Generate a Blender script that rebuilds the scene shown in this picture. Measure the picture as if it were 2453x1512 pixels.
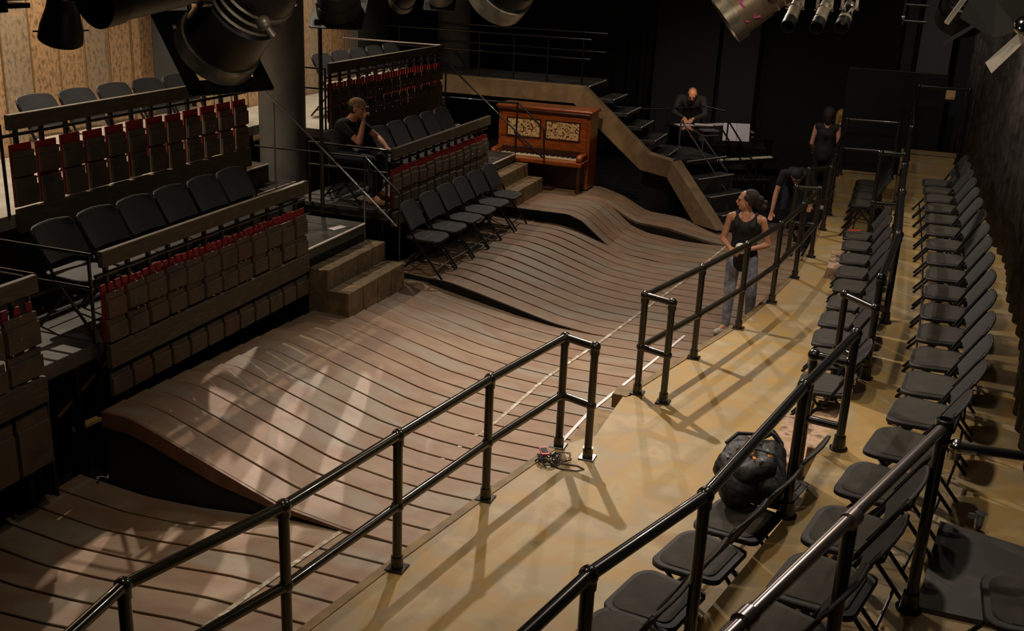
import bpy, math, random
from mathutils import Vector, Matrix
random.seed(7)
for o in list(bpy.data.objects): bpy.data.objects.remove(o)
SC = bpy.context.scene
COL = SC.collection
# ------------------------------------------------------------------ camera
F, PIT, ROL, YAW, H = 2557.76, 0.331158, -0.044555, -0.337666, 4.0
_cp,_sp,_cr,_sr,_c,_s = math.cos(PIT),math.sin(PIT),math.cos(ROL),math.sin(ROL),math.cos(YAW),math.sin(YAW)
FWD = Vector((_s*_cp,_c*_cp,-_sp)); RT0 = Vector((_c,-_s,0)); DN0 = FWD.cross(RT0)
RT = _cr*RT0+_sr*DN0; DN = -_sr*RT0+_cr*DN0
EYE = Vector((0,0,H))
cam = bpy.data.objects.new('camera', bpy.data.cameras.new('camera')); COL.objects.link(cam)
cam.data.sensor_width = 36; cam.data.lens = F/2453*36; cam.data.clip_start = .05
cam.matrix_world = Matrix(((RT.x,-DN.x,-FWD.x,0),(RT.y,-DN.y,-FWD.y,0),(RT.z,-DN.z,-FWD.z,H),(0,0,0,1)))
SC.camera = cam
# real places measured from the photo: where a line of sight meets a level / a wall
def ray(x,y): return RT*((x-1226.5)/F)+DN*((y-756)/F)+FWD
def at(x,y,z): d=ray(x,y); return EYE+d*((z-H)/d.z)
def onx(x,y,X): d=ray(x,y); return EYE+d*(X/d.x)
def ony(x,y,Y): d=ray(x,y); return EYE+d*(Y/d.y)
def far(x,y,D): d=ray(x,y); return EYE+d.normalized()*D
# ------------------------------------------------------------------ light
SC.view_settings.view_transform='Standard'; SC.view_settings.look='None'; SC.view_settings.gamma=1; SC.view_settings.use_curve_mapping=False
SC.view_settings.exposure = 0.0
w = bpy.data.worlds.new('world'); SC.world = w; w.use_nodes=True
w.node_tree.nodes['Background'].inputs[0].default_value=(.9,.95,1,1); w.node_tree.nodes['Background'].inputs[1].default_value=.004
def look(o,t):
    o.rotation_euler=(Vector(t)-o.location).to_track_quat('-Z','Y').to_euler()
def spot(name,loc,tgt,power,angle,col=(1,.82,.62),size=.06,blend=.6):
    l=bpy.data.lights.new(name,'SPOT'); l.energy=power; l.spot_size=math.radians(angle); l.color=col; l.shadow_soft_size=size; l.spot_blend=blend
    o=bpy.data.objects.new(name,l); o.location=loc; look(o,tgt); COL.objects.link(o); return o
spot('stage_light',(-3.9,10.8,5.3),(-1.9,8.3,.2),1600,72,(1,.85,.72),.05,1)
spot('stage_light',(-4.2,16.5,5.6),(-1.8,12.3,.3),850,88,(1,.84,.70),.07,1)
spot('stage_light',(-.9,8.9,5.7),(-1.35,9.6,.4),300,96,(1,.83,.62),.08,1)
spot('stage_light',(-2.7,3.6,5.8),(-1.6,5.6,.4),240,84,(1,.83,.64),.09,1)
spot('stage_light',(.35,13.0,5.6),(.3,13,.9),330,100,(1,.84,.66),.08,1)
spot('stage_light',(-.25,5.6,5.9),(-.2,5.4,.9),150,66,(1,.84,.64),.06,.9)
spot('stage_light',(.1,8.2,5.6),(-.1,5.3,.9),330,84,(1,.84,.66),.08,1)
spot('stage_light',(-3.6,4.6,5.7),(-4.4,7.2,.1),95,100,(1,.82,.66),.08,1)
spot('wall_wash',(-7.75,8.3,5.6),(-8.55,7.6,2.2),950,130,(1,.82,.62),.04,.8)
spot('wall_wash',(-7.75,13.3,5.6),(-8.55,13.2,2.0),800,110,(1,.82,.62),.04,.8)
spot('wall_wash',(-7.6,7.4,5.6),(-7.95,7.8,1.7),420,52,(1,.88,.78),.05,.8)
spot('wall_wash',(-7.4,12.8,5.6),(-7.7,13.4,1.7),380,70,(1,.88,.78),.05,.8)
spot('piano_spot',(-3.9,11.2,5.5),(-5.1,15.6,1.2),470,36,(1,.74,.5),.05,.9)
spot('back_light',(-2.6,15.4,5.7),(-3.1,19.6,1.0),300,56,(1,.86,.76),.06,.9)
spot('back_light',(.2,16.2,5.7),(.5,19.0,1.6),150,80,(1,.84,.7),.06,.9)
spot('back_light',(-5.6,15.6,5.9),(-4.8,17.6,2.0),150,80,(1,.86,.76),.08,.9)
spot('fill_spot',(-.5,1.4,4.9),(-.6,4.4,3.9),75,110,(1,.84,.66),.08,.9)  # unseen fill near the camera, added to lighten the hanging lamps
spot('fill_spot',(.35,2.6,5.3),(.7,7.5,2.2),24,100,(1,.84,.70),.10,.9)  # unseen fill, added for a highlight along the steel handrail
spot('fill_spot',(-.4,9.0,5.6),(1.35,12.5,2.9),300,100,(1,.88,.8),.10,.9)  # unseen fill, added to bring out the curtain folds
spot('fill_spot',(.9,1.2,2.9),(-1.6,2.7,3.9),30,34,(1,.86,.7),.05,.9)  # unseen low fill, added to light the lamp rims from below
spot('fill_spot',(-.7,1.3,2.9),(.35,4.0,4.15),18,50,(1,.86,.7),.05,.9)  # unseen low fill, added for the beige lamp and barn doors
spot('desk_lamp_light',(-3.6,19.9,1.75),(-3.75,20.3,1.0),4.5,110,(1,.6,.32),.03,.6)
def streak_light(loc,tgt,power,angle,rot,off=0):  # added spot; its noise mask imitates light falling through the rails
    o=spot('streak_spot',loc,tgt,power,angle,(1,.84,.72),.012,.2); l=o.data; l.use_nodes=True; nt=l.node_tree; N=nt.nodes
    em=[n for n in N if n.type=='EMISSION'][0]
    tc=N.new('ShaderNodeTexCoord'); mp=N.new('ShaderNodeMapping'); sx=N.new('ShaderNodeSeparateXYZ'); dv=N.new('ShaderNodeVectorMath'); dv.operation='DIVIDE'
    cb=N.new('ShaderNodeCombineXYZ'); nz=N.new('ShaderNodeTexNoise'); rp=N.new('ShaderNodeValToRGB')
    nt.links.new(tc.outputs['Normal'],sx.inputs[0])
    for i in range(3): nt.links.new(sx.outputs[2],cb.inputs[i])
    nt.links.new(tc.outputs['Normal'],dv.inputs[0]); nt.links.new(cb.outputs[0],dv.inputs[1])
    nt.links.new(dv.outputs[0],mp.inputs[0]); mp.inputs['Rotation'].default_value=(0,0,rot); mp.inputs['Scale'].default_value=(24,5.5,1); mp.inputs['Location'].default_value=(off,off*.37,off)
    nt.links.new(mp.outputs[0],nz.inputs['Vector']); nz.inputs['Scale'].default_value=1.15; nz.inputs['Detail'].default_value=1.0
    rp.color_ramp.elements[0].position=.56; rp.color_ramp.elements[1].position=.60
    rp.color_ramp.elements[0].color=(0,0,0,1)
    nt.links.new(nz.outputs['Fac'],rp.inputs[0]); nt.links.new(rp.outputs[0],em.inputs['Strength'])
streak_light((-5.8,12.2,5.6),(-4.45,7.5,.25),1500,17,1.0,3.0)
streak_light((-5.9,9.8,5.6),(-4.45,5.6,-.05),1200,15,1.0,5.0)
# ------------------------------------------------------------------ materials
def lin(c): return tuple(((v/255)/12.92 if v/255<=.04045 else ((v/255+.055)/1.055)**2.4) for v in c)
def mat(name,col,rough=.6,metal=0,var=None,scale=6,bump=0,bscale=60,emit=None,coat=0,spec=None,stretch=None,ramp=(.35,.65)):
    m=bpy.data.materials.new(name); m.use_nodes=True; nt=m.node_tree; b=nt.nodes['Principled BSDF']
    b.inputs['Base Color'].default_value=(*col,1); b.inputs['Roughness'].default_value=rough; b.inputs['Metallic'].default_value=metal
    if coat: b.inputs['Coat Weight'].default_value=coat
    if spec is not None: b.inputs['Specular IOR Level'].default_value=spec
    tc=nt.nodes.new('ShaderNodeTexCoord'); src=tc.outputs['Object']
    if stretch:
        mp=nt.nodes.new('ShaderNodeMapping'); mp.inputs['Scale'].default_value=stretch; nt.links.new(src,mp.inputs[0]); src=mp.outputs[0]
    if var:
        n=nt.nodes.new('ShaderNodeTexNoise'); n.inputs['Scale'].default_value=scale; n.inputs['Detail'].default_value=6; nt.links.new(src,n.inputs['Vector'])
        r=nt.nodes.new('ShaderNodeValToRGB'); cs=[col]+list(var) if not isinstance(var[0],float) else [col,var]
        r.color_ramp.elements[0].position=ramp[0]; r.color_ramp.elements[0].color=(*cs[0],1)
        r.color_ramp.elements[1].position=ramp[1]; r.color_ramp.elements[1].color=(*cs[-1],1)
        for i in range(1,len(cs)-1):
            e=r.color_ramp.elements.new(ramp[0]+(ramp[1]-ramp[0])*i/(len(cs)-1)); e.color=(*cs[i],1)
        nt.links.new(n.outputs['Fac'],r.inputs[0]); nt.links.new(r.outputs[0],b.inputs['Base Color'])
    if bump:
        n=nt.nodes.new('ShaderNodeTexNoise'); n.inputs['Scale'].default_value=bscale; n.inputs['Detail'].default_value=4; nt.links.new(src,n.inputs['Vector'])
        bp=nt.nodes.new('ShaderNodeBump'); bp.inputs['Strength'].default_value=bump; bp.inputs['Distance'].default_value=.01
        nt.links.new(n.outputs['Fac'],bp.inputs['Height']); nt.links.new(bp.outputs[0],b.inputs['Normal'])
    if emit: b.inputs['Emission Color'].default_value=(*emit[0],1); b.inputs['Emission Strength'].default_value=emit[1]
    return m
M={}
M['plank']=mat('painted_plank',lin((106,90,68)),.62,0,[lin((132,110,86)),lin((118,90,66)),lin((124,112,94)),lin((110,90,68))],1.5,.15,40,ramp=(.28,.72),stretch=(.7,1.4,1))
M['plank_edge']=mat('plank_edge_wood',lin((92,62,42)),.6,0,[lin((110,76,52))],6)
M['black']=mat('black_paint',(.006,.006,.007),.55,bump=.05)
M['void']=mat('black_floor',(.006,.006,.006),.6,0,[(.012,.012,.013)],5)
M['concrete']=mat('ochre_concrete',lin((126,106,66)),.6,0,[lin((150,130,86)),lin((150,120,64)),lin((138,122,90)),lin((156,136,98)),lin((134,106,58))],2.4,.2,170,ramp=(.25,.75))
M['steptread']=mat('worn_step',lin((140,112,76)),.7,0,[lin((168,140,120)),lin((96,74,50))],9,.2,60)
M['curb']=mat('curb_concrete',lin((128,104,58)),.7,0,[lin((100,80,48))],7)
M['rail']=mat('bronze_black_enamel',(.018,.016,.011),.22,.25,[(.03,.026,.017)],30,coat=.5)
M['railblack']=mat('black_gloss_tube',(.01,.01,.011),.25,.3,coat=.5)
M['steel']=mat('grey_steel_tube',(.34,.30,.30),.28,.9)
M['chrome']=mat('chrome',(.6,.6,.6),.18,1)
M['chair']=mat('charcoal_plastic',(.009,.0085,.008),.5,0,[(.013,.012,.011)],14,.3,420,spec=.35)
M['pad']=mat('mesh_seat_fabric',(.026,.024,.018),.42,0,[(.058,.052,.037)],7,1,300)
M['chairframe']=mat('black_steel',(.010,.010,.011),.35,.3)
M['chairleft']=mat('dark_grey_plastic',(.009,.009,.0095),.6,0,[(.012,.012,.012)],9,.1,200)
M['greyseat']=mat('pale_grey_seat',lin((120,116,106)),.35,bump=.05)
M['railwood']=mat('weathered_board',lin((84,76,58)),.6,0,[lin((70,63,50)),lin((92,82,62))],5,.2,60,stretch=(6,1,6))
M['panel']=mat('painted_shingle',lin((82,74,60)),.65,0,[lin((94,80,62)),lin((70,66,58))],4,.25,90)
M['panel2']=mat('painted_shingle_rust',lin((98,76,60)),.65,0,[lin((84,66,54))],5,.25,90)
M['red']=mat('red_slat',(.30,.008,.012),.55,0,[(.22,.007,.010)],8)
M['deck']=mat('deck_grey',lin((62,62,59)),.45,0,[lin((48,48,46)),lin((74,73,69))],4,.08,50)
M['deckpale']=mat('deck_pale_grey',lin((128,124,110)),.6,0,[lin((108,104,92))],5,.05,50)
M['nosing']=mat('aluminium_nosing',(.85,.82,.74),.35,.3)
M['stepwood']=mat('painted_step_block',lin((116,98,70)),.6,0,[lin((92,78,58)),lin((128,104,72))],6,.2,60)
M['wallboard']=mat('rust_metal_board',lin((116,88,60)),.5,.1,[lin((150,122,92)),lin((184,148,108)),lin((166,124,84))],26,.25,60,ramp=(.3,.7),stretch=(1,1,.6))
M['wallboard2']=mat('grey_rust_board',lin((120,98,74)),.5,.1,[lin((150,134,112)),lin((176,140,98))],22,.25,60,ramp=(.3,.7),stretch=(1,1,.6))
M['batten']=mat('brass_batten',lin((150,120,84)),.4,.4)
M['pier']=mat('dark_grey_pier',(.055,.055,.052),.7)
M['column']=mat('grey_painted_column',(.17,.168,.152),.6,0,[(.11,.108,.10)],3)
M['beam']=mat('painted_beam',lin((142,122,92)),.6,0,[lin((124,104,78)),lin((154,130,96))],3,.15,60)
M['curtain']=mat('black_velour',(.022,.021,.021),.85,0,[(.02,.018,.019)],8,spec=.2)
M['curtain2']=mat('charcoal_velour',(.10,.093,.09),.85,0,[(.04,.036,.034)],8,spec=.2)
M['flat']=mat('black_flat',(.008,.008,.0075),.8,spec=.2)
M['greyflat']=mat('charcoal_flat',(.026,.025,.023),.9,spec=.2)
M['pianowood']=mat('oak_piano',lin((150,76,28)),.3,0,[lin((120,56,20)),lin((168,88,34))],5,stretch=(1,1,9),coat=.4)
M['pianodark']=mat('dark_piano_wood',lin((66,30,14)),.35,0,[lin((50,22,10))],5,coat=.4)
M['ivory']=mat('ivory',lin((224,212,180)),.3)
M['blackkey']=mat('black_key',(.01,.01,.01),.25)
M['gloss']=mat('black_lacquer',(.004,.004,.004),.08,coat=1)
M['leather']=mat('black_leather',(.01,.01,.01),.22,bump=.2,bscale=30)
M['paper']=mat('white_paper',lin((214,208,210)),.8)
M['skin']=mat('skin',lin((196,140,112)),.5,0,[lin((204,150,122))],8)
M['skin'].node_tree.nodes['Principled BSDF'].inputs['Subsurface Weight'].default_value=.1
M['hair']=mat('dark_brown_hair',(.018,.010,.007),.75,bump=.4,bscale=80)
M['blond']=mat('blond_hair',lin((170,130,70)),.5,bump=.5,bscale=80)
M['blackcloth']=mat('black_cotton',(.008,.008,.009),.8,bump=.2,bscale=120)
M['charcloth']=mat('charcoal_shirt',(.028,.026,.026),.85,bump=.2,bscale=90)
M['jeans']=mat('pale_blue_jeans',lin((150,158,178)),.8,0,[lin((120,132,160)),lin((176,180,188))],9,.3,200)
M['darkjeans']=mat('dark_jeans',(.012,.016,.028),.8,bump=.2,bscale=150)
M['camo']=mat('camouflage_cap',lin((176,140,108)),.8,0,[lin((84,64,46)),lin((200,168,134)),lin((60,44,34))],34,ramp=(.35,.65))
M['lip']=mat('lip',lin((150,80,72)),.5)
M['eye']=mat('dark_eye',(.01,.008,.006),.3)
M['shoe']=mat('white_canvas_shoe',lin((190,184,176)),.7)
M['boot']=mat('tan_boot',lin((128,100,70)),.7)
M['tape']=mat('white_tape_roll',lin((226,226,220)),.5)
M['stagetape']=mat('worn_white_paint',lin((168,160,140)),.7,0,[lin((134,118,96)),lin((196,190,174))],10,ramp=(.4,.6))
M['lampblack']=mat('black_lamp_housing',(.006,.006,.007),.4,.2)
M['lampnavy']=mat('worn_black_housing',(.010,.010,.028),.4,.3,[(.05,.038,.027)],4)
M['lampbeige']=mat('warm_aluminium_housing',lin((150,130,104)),.42,.3,[lin((140,118,92))],4)
M['lampgrey']=mat('dull_aluminium',lin((150,140,122)),.42,.5,[lin((126,117,100)),lin((170,160,142))],14)
M['lampdark']=mat('dull_dark_metal',(.035,.032,.027),.45,.4)
M['pink']=mat('pink_marker',lin((214,96,150)),.6)
M['whitelet']=mat('chalk_white',lin((180,180,176)),.8)
M['bag']=mat('black_nylon',(.008,.008,.009),.6,bump=.5,bscale=50)
M['grey']=mat('grey_webbing',lin((110,112,112)),.7)
M['orange']=mat('orange_pull',lin((220,140,30)),.5)
M['board']=mat('scuffed_black_board',(.030,.029,.028),.5,0,[(.036,.034,.033),(.04,.037,.035),(.085,.065,.06)],2.6,.05,40,ramp=(.4,.75))
M['timber']=mat('raw_timber',lin((190,154,100)),.7,0,[lin((160,126,80))],8)
M['screen']=mat('phone_screen',(.01,.01,.012),.15)
M['redplastic']=mat('red_plastic',lin((190,50,50)),.4)
# fretwork: ivory grille with dark scroll openings
fm=mat('ivory_fretwork',lin((206,178,130)),.5); nt=fm.node_tree
tc=nt.nodes.new('ShaderNodeTexCoord'); mg=nt.nodes.new('ShaderNodeTexNoise'); mg.inputs['Scale'].default_value=17; mg.inputs['Detail'].default_value=0; mg.inputs['Distortion'].default_value=2.6
rr=nt.nodes.new('ShaderNodeValToRGB'); rr.color_ramp.interpolation='CONSTANT'
rr.color_ramp.elements[0].color=(*lin((206,178,130)),1); rr.color_ramp.elements[1].color=(*lin((84,40,16)),1); rr.color_ramp.elements[1].position=.57
nt.links.new(tc.outputs['Object'],mg.inputs['Vector']); nt.links.new(mg.outputs['Fac'],rr.inputs[0]); nt.links.new(rr.outputs[0],nt.nodes['Principled BSDF'].inputs['Base Color'])
M['fret']=fm
# ------------------------------------------------------------------ mesh tools
class MB:
    def __init__(s): s.v=[]; s.f=[]
    def add(s,vs,fs):
        n=len(s.v); s.v+= [tuple(v) for v in vs]; s.f+=[tuple(i+n for i in f) for f in fs]; return s
    def box(s,c,d,R=None):
        c=Vector(c); hx,hy,hz=d[0]/2,d[1]/2,d[2]/2
        vs=[Vector((x,y,z)) for x in(-hx,hx) for y in(-hy,hy) for z in(-hz,hz)]
        if R is not None: vs=[R@v for v in vs]
        return s.add([v+c for v in vs],[(0,1,3,2),(4,6,7,5),(0,4,5,1),(2,3,7,6),(0,2,6,4),(1,5,7,3)])
    def bx(s,x0,x1,y0,y1,z0,z1): return s.box(((x0+x1)/2,(y0+y1)/2,(z0+z1)/2),(abs(x1-x0),abs(y1-y0),abs(z1-z0)))
    def bevbox(s,c,d,b=.006,R=None):
        c=Vector(c); hx,hy,hz=d[0]/2,d[1]/2,d[2]/2; b=min(b,hx*.9,hy*.9,hz*.9)
        rings=[]
        for z,i in((-hz,b),(-hz+b,0),(hz-b,0),(hz,b)):
            rings.append([Vector(p) for p in((-hx+i,-hy+i+ (0),z),(hx-i,-hy+i,z),(hx-i,hy-i,z),(-hx+i,hy-i,z))])
        vs=[c+(R@v if R is not None else v) for r in rings for v in r]; fs=[(3,2,1,0),(12,13,14,15)]
        for k in range(3):
            for j in range(4): fs.append((k*4+j,k*4+(j+1)%4,(k+1)*4+(j+1)%4,(k+1)*4+j))
        return s.add(vs,fs)
    def tube(s,p,q,r,r2=None,n=12,cap=True):
        p=Vector(p); q=Vector(q); d=(q-p)
        if d.length<1e-6: return s
        r2=r if r2 is None else r2; a=d.normalized().orthogonal().normalized(); b=d.normalized().cross(a)
        vs=[p+(a*math.cos(t)+b*math.sin(t))*r for t in [2*math.pi*i/n for i in range(n)]]+[q+(a*math.cos(t)+b*math.sin(t))*r2 for t in [2*math.pi*i/n for i in range(n)]]
        fs=[(i,(i+1)%n,n+(i+1)%n,n+i) for i in range(n)]
        if cap: fs+=[tuple(range(n))[::-1],tuple(range(n,2*n))]
        return s.add(vs,fs)
    def path(s,pts,r,n=8,joint=True):
        for i in range(len(pts)-1): s.tube(pts[i],pts[i+1],r,n=n)
        if joint:
            for p in pts[1:-1]: s.ball(p,r*1.0,n,6)
        return s
    def ball(s,c,r,n=12,m=8,sc=(1,1,1),R=None):
        c=Vector(c); vs=[Vector((0,0,1))]; 
        for i in range(1,m):
            t=math.pi*i/m
            for j in range(n): u=2*math.pi*j/n; vs.append(Vector((math.sin(t)*math.cos(u),math.sin(t)*math.sin(u),math.cos(t))))
        vs.append(Vector((0,0,-1))); fs=[]
        for j in range(n): fs.append((0,1+j,1+(j+1)%n))
        for i in range(m-2):
            for j in range(n): a=1+i*n; fs.append((a+j,a+n+j,a+n+(j+1)%n,a+(j+1)%n))
        a=1+(m-2)*n
        for j in range(n): fs.append((a+j,len(vs)-1,a+(j+1)%n))
        vs=[Vector((v.x*sc[0],v.y*sc[1],v.z*sc[2]))*r for v in vs]
        if R is not None: vs=[R@v for v in vs]
        return s.add([c+v for v in vs],fs)
    def caps(s,p,q,r,r2=None,n=12):
        r2=r if r2 is None else r2
        s.tube(p,q,r,r2,n,True); s.ball(p,r,n,8); s.ball(q,r2,n,8); return s
    def prism(s,poly,z0,z1):     # polygon in xy
        n=len(poly); vs=[(p[0],p[1],z0) for p in poly]+[(p[0],p[1],z1) for p in poly]
        return s.add(vs,[tuple(range(n))[::-1],tuple(range(n,2*n))]+[(i,(i+1)%n,n+(i+1)%n,n+i) for i in range(n)])
    def slab(s,poly,ext):        # closed 3-D polygon extruded along vector
        n=len(poly); e=Vector(ext); vs=[Vector(p) for p in poly]+[Vector(p)+e for p in poly]
        return s.add(vs,[tuple(range(n))[::-1],tuple(range(n,2*n))]+[(i,(i+1)%n,n+(i+1)%n,n+i) for i in range(n)])
    def lathe(s,prof,R,c,n=24,closed=False):   # prof: (radius, height) about local z
        c=Vector(c); m=len(prof); vs=[]
        for r,z in prof:
            for j in range(n): u=2*math.pi*j/n; vs.append(c+R@Vector((r*math.cos(u),r*math.sin(u),z)))
        fs=[(i*n+j,i*n+(j+1)%n,(i+1)*n+(j+1)%n,(i+1)*n+j) for i in range(m-1) for j in range(n)]
        return s.add(vs,fs)
    def obj(s,name,m,parent=None,smooth=False,mods=None):
        me=bpy.data.meshes.new(name); me.from_pydata(s.v,[],s.f); me.update()
        o=bpy.data.objects.new(name,me); COL.objects.link(o); o.data.materials.append(M[m] if isinstance(m,str) else m)
        if smooth:
            for p in me.polygons: p.use_smooth=True
            if smooth!='all':
                try: me.set_sharp_from_angle(angle=math.radians(40))
                except Exception: pass
        if parent is not None: o.parent=parent
        return o
def fixn(o):
    import bmesh
    b=bmesh.new(); b.from_mesh(o.data); bmesh.ops.recalc_face_normals(b,faces=b.faces); b.to_mesh(o.data); b.free(); return o
def thing(name,label,cat,loc=(0,0,0),rz=0,group=None):
    o=bpy.data.objects.new(name,None); COL.objects.link(o); o.location=loc; o.rotation_euler=(0,0,rz); o.empty_display_size=.1
    o['label']=label; o['category']=cat
    if group: o['group']=group
    return o
def tag(o,label,cat,group=None,kind=None):
    o['label']=label; o['category']=cat
    if group: o['group']=group
    if kind: o['kind']=kind
    return o
def struct(o): o['kind']='structure'; return o
def dup(root,loc,rz,label,group=None,sc=None):
    r=root.copy(); COL.objects.link(r); r.location=loc; r.rotation_euler=(0,0,rz); r['label']=label
    if group: r['group']=group
    if sc: r.scale=sc
    for ch in list(root.children):
        c=ch.copy(); COL.objects.link(c); c.parent=r
        for g in list(ch.children):
            d=g.copy(); COL.objects.link(d); d.parent=c
    return r
ORD=['first','second','third','fourth','fifth','sixth','seventh','eighth','ninth','tenth','eleventh','twelfth','thirteenth','fourteenth','fifteenth','sixteenth','seventeenth','eighteenth','nineteenth','twentieth','twenty-first','twenty-second']
# ------------------------------------------------------------------ room shell
struct(MB().bx(-9.6,2.6,-1.6,24,-.35,-.16).obj('floor','void'))
struct(MB().bx(-9.6,2.6,-1.6,24,6.6,6.8).obj('ceiling','black'))
struct(MB().bx(-9.6,2.6,23.2,23.4,-.2,6.6).obj('wall_back','black'))
struct(MB().bx(2.4,2.6,-1.4,23.2,-.2,6.6).obj('wall_right','black'))
struct(MB().bx(-9.6,2.6,-1.6,-1.4,-.2,6.6).obj('wall_front','black'))
WX=-8.62
struct(MB().bx(-9.6,WX-.06,-1.4,23.2,-.2,6.6).obj('wall_left','black'))
# rust-coloured metal board cladding on the left wall, with brass battens in the joints and grey piers
def wy(px): return onx(px,150,WX).y
wall=thing('wall_cladding','tall rust-mottled metal board cladding lit warm behind the upper left chairs','wall cladding',(WX,8,0))
bd=MB(); bd2=MB(); bt=MB(); y=3.9; bw=.395; kk=0
piers=[(wy(368),wy(441)),(wy(846),wy(922))]
while y<17.3:
    y1=y+bw-.03
    if not any(a-.05<y+.15<b+.02 for a,b in piers): (bd if kk%3 else bd2).bx(-.03,.0+random.uniform(0,.008),y-8,y1-8,0,6.4)
    bt.bx(-.03,.012,y1+.010-8,y1+.018-8,0,6.4); y+=bw; kk+=1
bd.obj('board','wallboard',wall); bd2.obj('board','wallboard2',wall); bt.obj('batten','batten',wall)
for i,(a,b) in enumerate(piers):
    struct(MB().bx(WX-.05,WX+.09,a,b,0,6.5).obj('trim_%d'%(i+1),'pier'))
# ------------------------------------------------------------------ round columns
def column(cx,cy,r,label):
    m=MB().lathe([(r+.05,-.16),(r+.05,1.0),(r,1.02),(r,6.55)],Matrix.Identity(3),(cx,cy,0),40)
    return tag(m.obj('column','column',None,True),label,'column')
p=ony(679,250,11.5); column(p.x-.02,11.5,.285,'large round dark grey column between the two left seating banks')
p=ony(1087,100,18.15); column(p.x,18.15,.30,'round dark grey column behind the far upper left seating')
# ------------------------------------------------------------------ plank stage
PW=.268; Y0=5.96
def lerp(a,b,t): return a+(b-a)*t
def prof(keys,x):
    if x<=keys[0][0]: return keys[0][1]
    for (a,za),(b,zb) in zip(keys,keys[1:]):
        if x<=b: t=(x-a)/(b-a); return za+(zb-za)*t
    return keys[-1][1]
def kA(y): return [(-5.9,-.02),(-5.0,-.10),(-4.5,-.08),(-3.7,0),(-2,0)]
def kB(y):
    t=(y-5.96)/4.84; s=lerp(.54,.31,t); a=lerp(-5.13,-4.85,t)
    return [(-5.6,s+.01),(a,s),(a+.18,s-.05),(lerp(-3.85,-3.75,t),lerp(.10,.09,t)),(-3.3,.025),(-2.9,0)]
def kC(y):
    t=(y-10.8)/3.2; a=lerp(-4.58,-4.2,t)
    return [(-5.6,.42),(-5.1,.38),(a,.355),(a+.25,.30),(-3.3,.06),(-2.9,.01),(-2.6,0)]
def kD(y):
    return [(-5.9,.52),(-4.15,.52),(-3.95,.45),(-3.55,.14),(-3.3,.06),(-2.7,.0)]
def kE(y):
    return [(-5.9,.50),(-4.25,.50),(-3.9,.40),(-3.5,.20),(-3.0,.17),(-2.4,.05),(-2.0,0)]
def stage(label,i0,i1,key,xl,xr=lambda y:-.9,under=True):
    root=thing('plank_stage_section',label,'stage floor',(0,Y0+i0*PW,0),0,'sections of the undulating plank stage')
    pl=MB(); base=MB()
    for i in range(i0,i1):
        y0=Y0+i*PW+.0105; y1=Y0+(i+1)*PW-.0105; ym=(y0+y1)/2; k=key(ym); x0,x1=xl(ym),xr(ym)
        xs=sorted(set([x0+(x1-x0)*j/44 for j in range(45)])); oy=Y0+i0*PW
        vs=[];fs=[]
        for x in xs:
            # gentle smoothing of creases
            z=(prof(k,x-.06)+2*prof(k,x)+prof(k,x+.06))/4
            vs+=[(x,y0-oy,z-.035),(x,y0-oy,z-.004),(x,y0+.004-oy,z),(x,y1-.004-oy,z),(x,y1-oy,z-.004),(x,y1-oy,z-.035)]
        n=len(xs)
        for j in range(n-1):
            for c in range(5): a=j*6+c; fs.append((a,a+6,a+7,a+1))
        pl.add(vs,fs)
    # black body under the planks
    ya=Y0+i0*PW; yb=Y0+i1*PW
    k=key((ya+yb)/2)
    yb=min(yb,16.26) if i0==35 else yb
    vs=[];fs=[]; X=[xl(ya)+(xr(ya)-xl(ya))*j/40 for j in range(41)]
    for x in X:
        for yy in (ya+.012,yb-.012):
            z=(prof(key(yy),x-.06)+2*prof(key(yy),x)+prof(key(yy),x+.06))/4
            vs+=[(x,yy-ya,z-.03),(x,yy-ya,-.16)]
    for j in range(40):
        a=j*4; fs+=[(a,a+2,a+6,a+4),(a+1,a,a+4,a+5),(a+2,a+3,a+7,a+6)]
    fs.append((0,1,3,2)); base.add(vs,fs)
    fixn(pl.obj('plank','plank',root)); fixn(base.obj('stage_base','void',root))
    return root
def fascia(root,key,y,x0,x1,th=.13,mt='plank_edge'):
    m=MB(); n=30; vs=[];fs=[]
    for j in range(n+1):
        x=lerp(x0,x1,j/n); z=prof(key(y),x)-.004; t=th*min(1,max(.05,(z+.02)/.3))
        vs+=[(x,-.012,z),(x,-.012,z-t),(x,.012,z),(x,.012,z-t)]
    for j in range(n):
        a=j*4; fs+=[(a,a+1,a+5,a+4),(a+2,a+6,a+7,a+3),(a,a+4,a+6,a+2),(a+1,a+3,a+7,a+5)]
    fs+=[(0,2,3,1),(n*4,n*4+1,n*4+3,n*4+2)]
    fixn(m.add(vs,fs).obj('fascia',mt,root))
stage('nearest sunken section of brown plank stage at the lower left',-14,0,kA,lambda y:-5.62)
sB=stage('middle ramped section of brown plank stage below the nearest seating bank',0,18,kB,lambda y:-5.36)
sC=stage('raised brown plank stage section in front of the far row of stage-level chairs',18,30,kC,lambda y:-5.36)
sD=stage('higher plank stage section with a black stepped edge beside the upright piano',30,35,kD,lambda y:-5.36)
sE=stage('farthest plank stage section running under the zigzag beam',35,42,kE,lambda y:-5.9 if y<16.25 else -1.75,lambda y:lerp(-1.0,-1.5,(y-15.3)/2))
fascia(sB,kB,5.97,-5.36,-3.2); fascia(sD,kD,14.01,-5.36,-3.6,.20,'flat'); fascia(sC,kC,10.80,-5.36,-3.1,.14,'flat')
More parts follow.
